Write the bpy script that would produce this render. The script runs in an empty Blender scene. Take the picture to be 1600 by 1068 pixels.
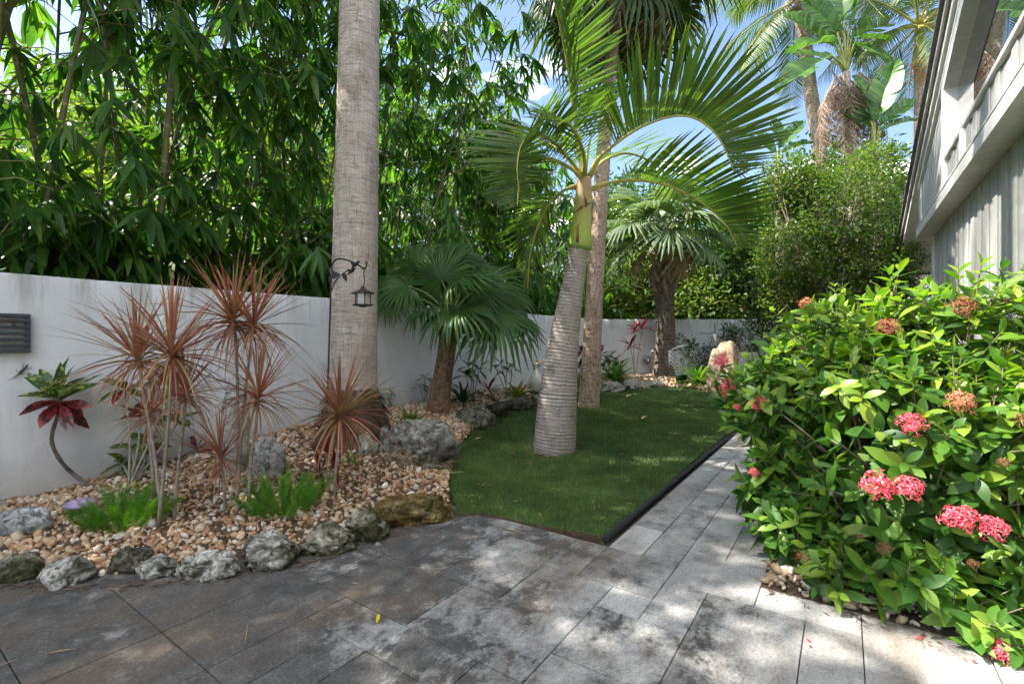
import bpy, math, random
import numpy as np
from mathutils import Vector, Matrix, noise as mn
from mathutils.geometry import delaunay_2d_cdt

R = random.Random(11)
NR = np.random.default_rng(11)
rad = math.radians
SC = bpy.context.scene
COL = SC.collection

# ------------------------------------------------------------------ camera, sky, sun, exposure
F, H, HZ = 750.0, 1.22, 529.0          # focal length in photo pixels, eye height in metres, horizon row
cam_d = bpy.data.cameras.new('camera')
cam_d.sensor_width = 36.0
cam_d.lens = F / 1600 * 36
cam_d.shift_y = -(534 - HZ) / 1600
cam_d.clip_start = 0.05
cam_d.clip_end = 3000
cam = bpy.data.objects.new('camera', cam_d)
cam.location = (0, 0, H)
cam.rotation_euler = (rad(90), 0, 0)
COL.objects.link(cam)
SC.camera = cam

SUN_AZ = Vector((-0.985, 0.12, 0)).normalized()     # where the sun stands, seen from the garden
SUN_EL = rad(54)
sun_dir = Vector((SUN_AZ.x * math.cos(SUN_EL), SUN_AZ.y * math.cos(SUN_EL), math.sin(SUN_EL)))

world = bpy.data.worlds.new('World')
SC.world = world
world.use_nodes = True
wt = world.node_tree
wt.nodes.clear()
wo = wt.nodes.new('ShaderNodeOutputWorld')
wb = wt.nodes.new('ShaderNodeBackground')
wb.inputs['Strength'].default_value = 0.062
sky = wt.nodes.new('ShaderNodeTexSky')
sky.sky_type = 'NISHITA'
sky.sun_disc = False
sky.sun_elevation = SUN_EL
sky.sun_rotation = math.atan2(SUN_AZ.x, SUN_AZ.y)
sky.air_density = 1.0
sky.dust_density = 1.0
sky.ozone_density = 1.6
# broken fair-weather cloud over the whole dome
tc = wt.nodes.new('ShaderNodeTexCoord')
sep = wt.nodes.new('ShaderNodeSeparateXYZ')
wt.links.new(tc.outputs['Generated'], sep.inputs[0])
mz = wt.nodes.new('ShaderNodeMath'); mz.operation = 'MAXIMUM'; mz.inputs[1].default_value = 0.08
wt.links.new(sep.outputs['Z'], mz.inputs[0])
cmb = wt.nodes.new('ShaderNodeCombineXYZ')
for k in 'XY':
    dv = wt.nodes.new('ShaderNodeMath'); dv.operation = 'DIVIDE'
    wt.links.new(sep.outputs[k], dv.inputs[0]); wt.links.new(mz.outputs[0], dv.inputs[1])
    wt.links.new(dv.outputs[0], cmb.inputs[k])
cmb.inputs['Z'].default_value = 94.14
cn = wt.nodes.new('ShaderNodeTexNoise')
cn.inputs['Scale'].default_value = 0.75; cn.inputs['Detail'].default_value = 7; cn.inputs['Roughness'].default_value = 0.55
wt.links.new(cmb.outputs[0], cn.inputs['Vector'])
cr = wt.nodes.new('ShaderNodeValToRGB')
cr.color_ramp.elements[0].position = 0.53; cr.color_ramp.elements[0].color = (0, 0, 0, 1)
cr.color_ramp.elements[1].position = 0.64; cr.color_ramp.elements[1].color = (0.9, 0.9, 0.9, 1)
wt.links.new(cn.outputs['Fac'], cr.inputs[0])
cx = wt.nodes.new('ShaderNodeMixRGB')
cx.inputs['Color2'].default_value = (27.0, 26.8, 26.4, 1)
wt.links.new(cr.outputs[0], cx.inputs['Fac'])
wt.links.new(sky.outputs[0], cx.inputs['Color1'])
wt.links.new(cx.outputs[0], wb.inputs['Color'])
wt.links.new(wb.outputs[0], wo.inputs[0])

sl = bpy.data.lights.new('sun', 'SUN')
sl.energy = 2.9
sl.angle = rad(0.6)
sl.color = (1.0, 0.94, 0.84)
so = bpy.data.objects.new('sun', sl)
so.rotation_euler = sun_dir.to_track_quat('Z', 'Y').to_euler()
so.location = sun_dir * 40
COL.objects.link(so)

vs = SC.view_settings
vs.view_transform = 'Standard'
vs.look = 'None'
vs.exposure = 2.42
vs.gamma = 1.0
vs.use_curve_mapping = False
SC.cycles.max_bounces = 5
SC.cycles.diffuse_bounces = 3
SC.cycles.glossy_bounces = 2
SC.cycles.transmission_bounces = 3
SC.cycles.transparent_max_bounces = 4
SC.cycles.caustics_reflective = False
SC.cycles.caustics_refractive = False
SC.cycles.use_adaptive_sampling = True
SC.cycles.adaptive_threshold = 0.05

# ------------------------------------------------------------------ helpers: places
AX = Vector((.5696, .8219, 0))          # along the paved path and the garden wall
BX = Vector((.8219, -.5696, 0))         # across it
def UV(u, v, z=0.0):
    return AX * u + BX * v + Vector((0, 0, z))
def uv_of(p):
    return p.x * AX.x + p.y * AX.y, p.x * BX.x + p.y * BX.y
def D(x, y, Y):
    return Vector(((x - 800) / F * Y, Y, H + (HZ - y) / F * Y))
def G(x, y, z=0.0):
    Y = F * (H - z) / (y - HZ)
    return Vector(((x - 800) / F * Y, Y, z))
def hl(Y):                               # the lawn climbs gently to the back
    return 0.018 + max(0.0, .032 * (Y - 4.6))
def GL(x, y):
    p = G(x, y, 0)
    for _ in range(12):
        p = G(x, y, hl(p.y))
    return p
def proj(P):
    P = np.asarray(P, float)
    return 800 + F * P[..., 0] / P[..., 1], HZ - F * (P[..., 2] - H) / P[..., 1]

# ------------------------------------------------------------------ helpers: meshes and objects
def mesh(name, V, Fc, mat=None, smooth=False, uv=None):
    """Fc: list of tuples or an (n, k) array"""
    me = bpy.data.meshes.new(name)
    if isinstance(Fc, np.ndarray) and Fc.ndim == 2:
        V = np.asarray(V, np.float32)
        n, k = Fc.shape
        me.vertices.add(len(V)); me.vertices.foreach_set('co', V.ravel())
        me.loops.add(n * k); me.loops.foreach_set('vertex_index', Fc.astype(np.int32).ravel())
        me.polygons.add(n); me.polygons.foreach_set('loop_start', np.arange(0, n * k, k, dtype=np.int32))
        me.update(calc_edges=True)
    else:
        me.from_pydata([tuple(v) for v in V], [], [tuple(f) for f in Fc])
    if uv is not None:
        lay = me.uv_layers.new(name='UVMap')
        idx = np.empty(len(me.loops), np.int32); me.loops.foreach_get('vertex_index', idx)
        lay.data.foreach_set('uv', np.asarray(uv, np.float32)[idx].ravel())
    if smooth:
        me.polygons.foreach_set('use_smooth', np.ones(len(me.polygons), bool))
    if mat is not None:
        me.materials.append(mat)
    me.update()
    return me

WM = {}
def obj(name, me, parent=None, M=None):
    o = bpy.data.objects.new(name, me)
    COL.objects.link(o)
    M = M if M is not None else Matrix.Identity(4)
    if parent is not None:
        o.parent = parent
        o.matrix_parent_inverse = WM[parent.name].inverted()
    o.matrix_basis = M
    WM[o.name] = M.copy()
    return o
def thing(name, label, cat, loc=(0, 0, 0), group=None):
    o = obj(name, None, None, Matrix.Translation(loc))
    tag(o, label, cat, group)
    o.empty_display_size = .1
    return o
def tag(o, label=None, cat=None, group=None, kind=None):
    if label: o['label'] = label
    if cat: o['category'] = cat
    if group: o['group'] = group
    if kind: o['kind'] = kind
    return o
def structure(name, me, label=None):
    return tag(obj(name, me), label, None, None, 'structure')

class MB:
    def __init__(s): s.V = []; s.F = []; s.U = []
    def add(s, V, Fc, U=None):
        n = len(s.V)
        s.V += [tuple(v) for v in V]
        s.F += [tuple(i + n for i in f) for f in Fc]
        s.U += list(U) if U is not None else [(0, 0)] * len(V)
        return s
    def box(s, lo, hi, M=None):
        (a, b, c), (d, e, f) = lo, hi
        V = [(a,b,c),(d,b,c),(d,e,c),(a,e,c),(a,b,f),(d,b,f),(d,e,f),(a,e,f)]
        if M is not None: V = [M @ Vector(v) for v in V]
        return s.add(V, [(3,2,1,0),(4,5,6,7),(0,1,5,4),(1,2,6,5),(2,3,7,6),(3,0,4,7)])
    def bbox(s, lo, hi, bev=.004, M=None):
        """box with chamfered edges"""
        lo = Vector(lo); hi = Vector(hi)
        c = (lo + hi) / 2; h = (hi - lo) / 2
        b = min(bev, min(h) * .9)
        V = []; ids = {}
        for sx in (-1, 1):
            for sy in (-1, 1):
                for sz in (-1, 1):
                    for ax in range(3):
                        p = [sx*(h.x-b), sy*(h.y-b), sz*(h.z-b)]
                        p[ax] = (sx, sy, sz)[ax] * h[ax]
                        ids[(sx,sy,sz,ax)] = len(V)
                        V.append(c + Vector(p))
        Fc = []
        for ax in range(3):
            o1, o2 = [(1,2),(2,0),(0,1)][ax]
            for sg in (-1, 1):
                q = []
                for (p1, p2) in ((-1,-1),(1,-1),(1,1),(-1,1)):
                    k = [0,0,0]; k[ax] = sg; k[o1] = p1; k[o2] = p2
                    q.append(ids[(k[0],k[1],k[2],ax)])
                Fc.append(q if sg > 0 else q[::-1])
            for p1 in (-1, 1):
                for p2 in (-1, 1):
                    q = []
                    for (e, axx) in ((-1,o1),(-1,o2),(1,o2),(1,o1)):
                        k = [0,0,0]; k[ax] = e; k[o1] = p1; k[o2] = p2
                        q.append(ids[(k[0],k[1],k[2],axx)])
                    Fc.append(q if p1*p2 < 0 else q[::-1])
        for sx in (-1, 1):
            for sy in (-1, 1):
                for sz in (-1, 1):
                    q = [ids[(sx,sy,sz,a)] for a in range(3)]
                    Fc.append(q if sx*sy*sz > 0 else q[::-1])
        if M is not None: V = [M @ v for v in V]
        return s.add(V, Fc)
    def tube(s, pts, rs, seg=8, cap=True):
        V, Fc, U = tube(pts, rs, seg, cap)
        return s.add(V, Fc, U)
    def lathe(s, prof, seg=24, c=(0,0,0)):
        V = []; Fc = []
        for (r, z) in prof:
            for k in range(seg):
                t = 2*math.pi*k/seg
                V.append((c[0]+r*math.cos(t), c[1]+r*math.sin(t), c[2]+z))
        for i in range(len(prof)-1):
            for k in range(seg):
                k2 = (k+1) % seg
                Fc.append((i*seg+k, i*seg+k2, (i+1)*seg+k2, (i+1)*seg+k))
        return s.add(V, Fc)
    def mesh(s, name, mat, smooth=False, uv=False):
        return mesh(name, s.V, s.F, mat, smooth, s.U if uv else None)

def tube(pts, rs, seg=8, cap=True):
    pts = [Vector(p) for p in pts]
    n = len(pts)
    if not hasattr(rs, '__len__'): rs = [rs] * n
    T = []
    for i in range(n):
        t = pts[min(i+1, n-1)] - pts[max(i-1, 0)]
        T.append(t.normalized() if t.length > 1e-9 else Vector((0, 0, 1)))
    ref = Vector((1, 0, 0)) if abs(T[0].x) < .9 else Vector((0, 1, 0))
    X = (ref - T[0] * ref.dot(T[0])).normalized()
    V = []; Fc = []; U = []; L = 0
    for i in range(n):
        X = (X - T[i] * X.dot(T[i])).normalized()
        Yv = T[i].cross(X)
        if i: L += (pts[i] - pts[i-1]).length
        for k in range(seg):
            a = 2 * math.pi * k / seg
            V.append(pts[i] + (X * math.cos(a) + Yv * math.sin(a)) * rs[i])
            U.append((k / seg, L))
    for i in range(n-1):
        for k in range(seg):
            k2 = (k+1) % seg
            Fc.append((i*seg+k, i*seg+k2, (i+1)*seg+k2, (i+1)*seg+k))
    if cap:
        Fc.append(tuple(range(seg))[::-1]); Fc.append(tuple((n-1)*seg + k for k in range(seg)))
    return V, Fc, U

def spline(P, n):
    """Catmull-Rom through P, n samples"""
    P = [Vector(p) for p in P]
    Q = [P[0]*2 - P[1]] + P + [P[-1]*2 - P[-2]]
    out = []
    m = len(P) - 1
    for i in range(n):
        t = i / (n-1) * m
        k = min(int(t), m-1); t -= k
        a, b, c, d = Q[k:k+4]
        out.append(.5 * ((2*b) + (c-a)*t + (2*a-5*b+4*c-d)*t*t + (3*b-a-3*c+d)*t**3))
    return out
def lerp_list(xs, ys, x):
    return float(np.interp(x, xs, ys))

def basis(loc, y, z, sc=1.0):
    """matrix whose Y axis is y, whose Z is as near z as may be"""
    y = Vector(y).normalized(); z = Vector(z)
    x = y.cross(z)
    if x.length < 1e-5: x = y.cross(Vector((.3, .5, .8)))
    x.normalize(); z = x.cross(y)
    if not hasattr(sc, '__len__'): sc = (sc, sc, sc)
    M = Matrix(((x.x*sc[0], y.x*sc[1], z.x*sc[2], loc[0]), (x.y*sc[0], y.y*sc[1], z.y*sc[2], loc[1]),
                (x.z*sc[0], y.z*sc[1], z.z*sc[2], loc[2]), (0, 0, 0, 1)))
    return M
def scatter(tpl, Ms):
    V, Fc = tpl
    A = np.array([[list(r) for r in M] for M in Ms]) if not isinstance(Ms, np.ndarray) else Ms
    Vh = np.c_[V, np.ones(len(V))]
    P = np.einsum('nij,vj->nvi', A[:, :3, :], Vh).reshape(-1, 3)
    Fa = (np.asarray(Fc)[None] + (np.arange(len(A)) * len(V))[:, None, None]).reshape(-1, len(Fc[0]))
    return P, Fa
def scatter_many(tpls, Ms, which):
    Vs = []; Fs = []; n = 0
    for i, t in enumerate(tpls):
        sel = [M for M, w in zip(Ms, which) if w == i]
        if not sel: continue
        P, Fa = scatter(t, sel)
        Vs.append(P); Fs.append(Fa + n); n += len(P)
    return np.concatenate(Vs), np.concatenate(Fs)

def leaf(L=1.0, W=.2, n=4, fold=.12, curl=.15, peak=.4, tip=.03, base=.15, tipw=None):
    """one leaf along +Y, upper face +Z, all quads"""
    V = []; Fc = []
    for i in range(n+1):
        t = i / n
        w = math.sin(math.pi * t ** (math.log(.5)/math.log(peak))) ** .85 if 0 < t < 1 else 0
        w = max(w, base if t == 0 else 0, tip)
        if t == 0: w = base
        if t == 1: w = tip
        w *= W / 2
        z = -curl * L * t * t
        V += [(-w, t*L, z + fold*w*2), (0, t*L, z), (w, t*L, z + fold*w*2)]
    for i in range(n):
        a = i*3
        Fc += [(a, a+1, a+4, a+3), (a+1, a+2, a+5, a+4)]
    return np.array(V), np.array(Fc)

def in_view(p, m=40):
    if p[1] < .3: return False
    x, y = proj(p)
    return -m < x < 1600+m and -m < y < 1068+m
CAMP = Vector((0, 0, H))
def leaves_of(parent, tpls, Ms, mat, nind=150, name='leaf', rest='foliage', smooth=True, rank=None):
    """nearest leaves in view as parts of their own, the rest as one mass"""
    which = [R.randrange(len(tpls)) for _ in Ms]
    order = sorted((i for i in range(len(Ms)) if in_view(Ms[i].translation)), key=rank or (lambda i: (Ms[i].translation - CAMP).length_squared))
    ind = set(order[:nind])
    mes = [mesh(name, t[0], t[1], mat, smooth) for t in tpls]
    for i in sorted(ind):
        obj(name, mes[which[i]], parent, Ms[i])
    rem = [i for i in range(len(Ms)) if i not in ind]
    if rem:
        P, Fa = scatter_many(tpls, [Ms[i] for i in rem], [which[i] for i in rem])
        o = obj(rest, mesh(rest, P, Fa, mat, smooth), parent)
        o['kind'] = 'stuff'

# ------------------------------------------------------------------ materials
def new_mat(name):
    m = bpy.data.materials.new(name); m.use_nodes = True
    nt = m.node_tree
    b = nt.nodes['Principled BSDF']
    return m, nt, b
class N:
    """small node-graph writer"""
    def __init__(s, nt): s.nt = nt
    def node(s, t, **kw):
        n = s.nt.nodes.new(t)
        for k, v in kw.items(): setattr(n, k, v)
        return n
    def link(s, a, b): s.nt.links.new(a, b)
    def coord(s, kind='Object'):
        if kind == 'Pos': return s.node('ShaderNodeNewGeometry').outputs['Position']
        return s.node('ShaderNodeTexCoord').outputs[kind]
    def mapped(s, vec, scale=(1,1,1), rot=(0,0,0), loc=(0,0,0)):
        m = s.node('ShaderNodeMapping')
        m.inputs['Scale'].default_value = scale; m.inputs['Rotation'].default_value = rot; m.inputs['Location'].default_value = loc
        s.link(vec, m.inputs['Vector']); return m.outputs[0]
    def noise(s, vec, scale, detail=5, rough=.6, dist=0):
        n = s.node('ShaderNodeTexNoise')
        n.inputs['Scale'].default_value = scale; n.inputs['Detail'].default_value = detail
        n.inputs['Roughness'].default_value = rough; n.inputs['Distortion'].default_value = dist
        s.link(vec, n.inputs['Vector']); return n.outputs['Fac']
    def voro(s, vec, scale, feature='F1', out='Distance'):
        n = s.node('ShaderNodeTexVoronoi', feature=feature)
        n.inputs['Scale'].default_value = scale
        s.link(vec, n.inputs['Vector']); return n.outputs[out]
    def ramp(s, fac, stops, interp='LINEAR'):
        n = s.node('ShaderNodeValToRGB'); r = n.color_ramp; r.interpolation = interp
        while len(r.elements) < len(stops): r.elements.new(.5)
        for e, (p, c) in zip(r.elements, stops):
            e.position = p
            e.color = (c, c, c, 1) if not hasattr(c, '__len__') else (*c, 1)
        s.link(fac, n.inputs[0]); return n.outputs[0]
    def mix(s, fac, a, b, mode='MIX'):
        n = s.node('ShaderNodeMixRGB', blend_type=mode)
        for sock, v in ((n.inputs[0], fac), (n.inputs[1], a), (n.inputs[2], b)):
            if hasattr(v, 'links') or isinstance(v, bpy.types.NodeSocket): s.link(v, sock)
            elif hasattr(v, '__len__'): sock.default_value = (*v, 1)
            elif sock.type == 'RGBA': sock.default_value = (v, v, v, 1)
            else: sock.default_value = v
        return n.outputs[0]
    def math(s, op, a, b=0.0):
        n = s.node('ShaderNodeMath', operation=op)
        for sock, v in ((n.inputs[0], a), (n.inputs[1], b)):
            if isinstance(v, bpy.types.NodeSocket): s.link(v, sock)
            else: sock.default_value = v
        return n.outputs[0]
    def bump(s, h, strength=.3, dist=.01):
        n = s.node('ShaderNodeBump')
        n.inputs['Strength'].default_value = strength; n.inputs['Distance'].default_value = dist
        s.link(h, n.inputs['Height']); return n.outputs[0]
    def rnd(s):
        """a number of its own for each object and for each separate piece of a mesh"""
        a = s.node('ShaderNodeObjectInfo').outputs['Random']
        b = s.node('ShaderNodeNewGeometry').outputs['Random Per Island']
        return s.math('FRACT', s.math('ADD', a, b))

def leaf_mat(name, cols, trans=.35, rough=.42, tcol=None, spec=.4, blotch=None, bump=0.0):
    m, nt, b = new_mat(name); n = N(nt)
    k = len(cols)
    base = n.ramp(n.rnd(), [(i/(k-1) if k > 1 else 0, c) for i, c in enumerate(cols)])
    pos = n.coord('Pos')
    v = n.noise(pos, 3.0, 3)
    base = n.mix(.55, base, n.ramp(v, [(.3, .55), (.7, 1.3)]), 'MULTIPLY')
    if blotch:
        f = n.ramp(n.noise(n.coord('Object'), blotch[0], 3, .6), [(blotch[1], 0), (blotch[1]+.06, 1)])
        base = n.mix(f, base, blotch[2])
    n.link(base, b.inputs['Base Color'])
    b.inputs['Roughness'].default_value = rough
    b.inputs['Specular IOR Level'].default_value = spec
    if bump:
        n.link(n.bump(n.noise(pos, 60, 2), bump, .004), b.inputs['Normal'])
    if trans > 0:
        t = n.node('ShaderNodeBsdfTranslucent')
        if tcol is None:
            tc_ = n.mix(1.0, base, (1.5, 1.7, .55), 'MULTIPLY')
        else:
            tc_ = n.mix(1.0, base, tcol, 'MULTIPLY')
        n.link(tc_, t.inputs['Color'])
        mx = n.node('ShaderNodeMixShader'); mx.inputs[0].default_value = trans
        out = nt.nodes['Material Output']
        n.link(b.outputs[0], mx.inputs[1]); n.link(t.outputs[0], mx.inputs[2]); n.link(mx.outputs[0], out.inputs['Surface'])
    return m
def plain(name, col, rough=.6, var=.25, scale=8.0, metal=0.0, bump=.15, bscale=60.0, spec=.4, dist=.004):
    m, nt, b = new_mat(name); n = N(nt)
    pos = n.coord('Pos')
    lo = tuple(c*(1-var) for c in col); hi = tuple(min(1, c*(1+var)) for c in col)
    n.link(n.ramp(n.noise(pos, scale, 6), [(.3, lo), (.7, hi)]), b.inputs['Base Color'])
    b.inputs['Roughness'].default_value = rough; b.inputs['Metallic'].default_value = metal
    b.inputs['Specular IOR Level'].default_value = spec
    if bump: n.link(n.bump(n.noise(pos, bscale, 5), bump, dist), b.inputs['Normal'])
    return m

# paving: pale grey travertine with black mildew that thins out towards the path
def tile_mat():
    m, nt, b = new_mat('travertine'); n = N(nt)
    pos = n.coord('Pos')
    rot = n.mapped(pos, rot=(0, 0, rad(-55.3)))           # grain runs along the tiles
    rr = n.node('ShaderNodeObjectInfo').outputs['Random']
    base = n.ramp(rr, [(0, (.29, .285, .28)), (.5, (.35, .345, .34)), (.8, (.38, .375, .365)), (1, (.47, .465, .45))])
    fine = n.noise(n.mapped(rot, (1.0, 1.4, 1)), 70, 6, .72, .4)
    gr = n.noise(n.mapped(rot, (1.6, 5, 4)), 4, 8, .7, .4)
    base = n.mix(.85, base, n.ramp(fine, [(.30, .38), (.47, .95), (.66, 1.25)]), 'MULTIPLY')
    base = n.mix(.6, base, n.ramp(gr, [(.3, .72), (.62, 1.12)]), 'MULTIPLY')
    # mildew, heavier on the bed side of the patio
    sepn = n.node('ShaderNodeSeparateXYZ'); n.link(pos, sepn.inputs[0])
    side = n.ramp(n.math('ADD', n.math('MULTIPLY', sepn.outputs['X'], -.36), .46), [(0, 0), (1, 1)])
    blot = n.noise(pos, 2.1, 6, .66, .4)
    spk = n.noise(n.mapped(rot, (1.0, 1.3, 1)), 30, 9, .8, .3)
    mil = n.math('ADD', n.math('ADD', n.math('MULTIPLY', n.math('SUBTRACT', blot, .17), 1.30), n.math('MULTIPLY', spk, .55)), n.math('MULTIPLY', side, .56))
    mid = n.noise(n.mapped(rot, (1.0, 1.2, 1)), 7.5, 8, .76, .4)
    mil = n.math('ADD', mil, n.math('MULTIPLY', n.math('SUBTRACT', mid, .48), .85))
    mil = n.math('ADD', mil, n.math('MULTIPLY', n.math('SUBTRACT', n.math('FRACT', n.math('MULTIPLY', rr, 7.3)), .4), -.20))
    mf = n.ramp(mil, [(.72, 0), (1.08, .74), (1.5, .95)])
    base = n.mix(mf, base, n.mix(1.0, n.ramp(mid, [(.33, (.115, .112, .108)), (.48, (.062, .059, .056)), (.62, (.026, .025, .025))]), n.ramp(fine, [(.32, .45), (.52, 1.0), (.68, 2.2)]), 'MULTIPLY'))
    # brown tannin stains
    br = n.ramp(n.noise(n.mapped(rot, (.7, 1.6, 1), loc=(3.3, 7.7, 0)), 1.3, 6, .6, .5), [(.48, 0), (.68, .6)])
    base = n.mix(br, base, n.mix(1.0, (.125, .088, .060), n.ramp(fine, [(.3, .5), (.7, 1.5)]), 'MULTIPLY'))
    # pits
    pit = n.ramp(n.voro(n.mapped(rot, (1, 2.4, 1)), 60, 'F1'), [(.05, 0), (.15, 1)])
    pmask = n.ramp(n.noise(pos, 14, 3), [(.50, 1), (.60, 0)])
    pit2 = n.mix(pmask, pit, 1.0)
    base = n.mix(1.0, base, n.ramp(pit2, [(0, .35), (1, 1)]), 'MULTIPLY')
    n.link(base, b.inputs['Base Color'])
    b.inputs['Roughness'].default_value = .72
    h = n.math('ADD', n.math('MULTIPLY', gr, .4), n.math('ADD', n.math('MULTIPLY', pit2, .6), n.math('MULTIPLY', fine, .5)))
    n.link(n.bump(h, .5, .004), b.inputs['Normal'])
    return m

def stucco_mat():
    m, nt, b = new_mat('white_stucco'); n = N(nt)
    pos = n.coord('Pos')
    c = n.ramp(n.noise(pos, 1.4, 6, .65), [(.3, (.60, .60, .61)), (.65, (.74, .74, .74))])
    sp = n.node('ShaderNodeSeparateXYZ'); n.link(pos, sp.inputs[0])
    top = n.ramp(n.math('MULTIPLY', sp.outputs['Z'], .5), [(.66, 0), (.845, 1)])
    drip = n.ramp(n.noise(n.mapped(pos, (1, 1, .10)), 5.5, 6, .7), [(.48, 0), (.72, 1)])
    c = n.mix(n.math('MULTIPLY', n.math('MULTIPLY', top, drip), .95), c, (.20, .18, .13))
    drip2 = n.ramp(n.noise(n.mapped(pos, (1, 1, .16)), 2.2, 7, .7), [(.52, 0), (.8, 1)])
    c = n.mix(n.math('MULTIPLY', drip2, .55), c, (.30, .29, .245))
    low = n.ramp(n.math('ADD', sp.outputs['Z'], n.math('MULTIPLY', n.noise(pos, 6, 4), .35)), [(.28, .55), (.62, 0)])
    c = n.mix(low, c, (.33, .28, .22))
    n.link(c, b.inputs['Base Color']); b.inputs['Roughness'].default_value = .88
    h = n.math('ADD', n.noise(pos, 34, 6, .7), n.math('MULTIPLY', n.noise(n.mapped(pos, (1, 1, .3)), 7, 3), .8))
    n.link(n.bump(h, .38, .012), b.inputs['Normal'])
    return m

def bark_mat(name, dark, mid, light, ux=26, vy=3.2, ring=34, moss=None, bump=.8, hs=1.0, scars=False):
    """palm trunk: fine cross-hatched cracks in trunk coordinates"""
    m, nt, b = new_mat(name); n = N(nt)
    uvc = n.coord('UV')
    # u wraps round the trunk: go through the object space for seamless noise, v from the uv
    pos = n.coord('Pos')
    su = n.node('ShaderNodeSeparateXYZ'); n.link(uvc, su.inputs[0])
    ang = n.math('MULTIPLY', su.outputs['X'], 2*math.pi)
    cv = n.node('ShaderNodeCombineXYZ')
    n.link(n.math('MULTIPLY', n.math('COSINE', ang), 1.0), cv.inputs['X']); n.link(n.math('SINE', ang), cv.inputs['Y'])
    n.link(su.outputs['Y'], cv.inputs['Z'])
    cyl = cv.outputs[0]
    vert = n.noise(n.mapped(cyl, (ux, ux, vy)), 1.0, 4, .6, .2)
    hori = n.noise(n.mapped(cyl, (2.2*hs, 2.2*hs, ring)), 1.0, 4, .6, .3)
    blot = n.noise(n.mapped(cyl, (1.2, 1.2, 2.0)), 1.3, 5, .6)
    vline = n.ramp(vert, [(.36, 0), (.52, 1)])
    hline = n.ramp(hori, [(.38, 0), (.54, 1)])
    f = n.math('MULTIPLY', n.math('ADD', n.math('MULTIPLY', vline, .6), .4), n.math('ADD', n.math('MULTIPLY', hline, .6), .4))
    if scars:      # broken-up hatching, faint old leaf scars and weathered pale bands
        brk = n.ramp(n.noise(n.mapped(cyl, (2.2, 2.2, 3.4)), 1.0, 6, .7, .6), [(.36, .25), (.60, 1)])
        f = n.math('ADD', n.math('MULTIPLY', n.math('SUBTRACT', f, .72), brk), .72)
        wob = n.math('MULTIPLY', n.noise(n.mapped(cyl, (.8, .8, 2)), 1.0, 4, .6), .16)
        sc_ = n.ramp(n.math('FRACT', n.math('DIVIDE', n.math('ADD', su.outputs['Y'], wob), .105)), [(0, .72), (.08, .8), (.16, 1), (.94, 1), (1, .72)])
        f = n.math('MULTIPLY', f, sc_)
        f = n.math('MULTIPLY', f, n.ramp(n.noise(n.mapped(cyl, (.7, .7, 1.1)), 1.6, 5, .6), [(.32, .72), (.66, 1.18)]))
    f = n.math('ADD', n.math('MULTIPLY', f, .75), n.math('MULTIPLY', blot, .28))
    c = n.ramp(f, [(.16, dark), (.50, mid), (.92, light)])
    dk = n.ramp(n.noise(n.mapped(pos, (1, 1, .6)), 3.2, 6, .7, .3), [(.52, 0), (.72, .6)])
    c = n.mix(dk, c, dark)
    if moss:
        mk = n.ramp(n.math('ADD', n.noise(pos, 3.5, 5, .7), n.math('MULTIPLY', su.outputs['Y'], -.35)), [(.28, 0), (.55, .8)])
        c = n.mix(mk, c, moss)
    n.link(c, b.inputs['Base Color']); b.inputs['Roughness'].default_value = .9
    b.inputs['Specular IOR Level'].default_value = .2
    hgt = n.math('ADD', vline, hline)
    n.link(n.bump(hgt, bump, .012), b.inputs['Normal'])
    return m

def ring_mat(name, dark, mid, light, lichen):
    """smooth palm trunk: irregular ring scars, short vertical cracks, lichen blotches"""
    m, nt, b = new_mat(name); n = N(nt)
    su = n.node('ShaderNodeSeparateXYZ'); n.link(n.coord('UV'), su.inputs[0])
    ang = n.math('MULTIPLY', su.outputs['X'], 2*math.pi)
    cv = n.node('ShaderNodeCombineXYZ')
    n.link(n.math('COSINE', ang), cv.inputs['X']); n.link(n.math('SINE', ang), cv.inputs['Y']); n.link(su.outputs['Y'], cv.inputs['Z'])
    cyl = cv.outputs[0]
    wob = n.math('MULTIPLY', n.noise(n.mapped(cyl, (.9, .9, 3)), 1.0, 4, .6), .055)
    ph = n.math('FRACT', n.math('DIVIDE', n.math('ADD', su.outputs['Y'], wob), .036))
    scar = n.ramp(ph, [(0, .0), (.10, .35), (.30, 1), (.85, .9), (1, .1)])
    crack = n.ramp(n.noise(n.mapped(cyl, (26, 26, 9)), 1.0, 5, .65, .5), [(.36, 0), (.47, 1)])
    fine = n.noise(n.mapped(cyl, (9, 9, 40)), 1.0, 6, .7, .4)
    f = n.math('MULTIPLY', n.math('ADD', n.math('MULTIPLY', scar, .42), .58), n.math('ADD', n.math('MULTIPLY', crack, .35), .65))
    f = n.math('MULTIPLY', f, n.ramp(fine, [(.3, .68), (.65, 1.08)]))
    c = n.ramp(f, [(.22, dark), (.58, mid), (.98, light)])
    pos = n.coord('Pos')
    lk = n.ramp(n.noise(pos, 7, 7, .72, .4), [(.55, 0), (.64, .75)])
    c = n.mix(lk, c, n.mix(1.0, lichen, n.ramp(f, [(.2, .4), (.9, 1.1)]), 'MULTIPLY'))
    dk = n.ramp(n.noise(n.mapped(pos, loc=(9, 1, 4)), 4.5, 6, .7, .3), [(.54, 0), (.68, .7)])
    c = n.mix(dk, c, dark)
    n.link(c, b.inputs['Base Color']); b.inputs['Roughness'].default_value = .9
    b.inputs['Specular IOR Level'].default_value = .2
    n.link(n.bump(n.math('ADD', n.math('MULTIPLY', scar, .8), n.math('ADD', n.math('MULTIPLY', crack, .5), n.math('MULTIPLY', fine, .5))), .7, .010), b.inputs['Normal'])
    return m

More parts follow.
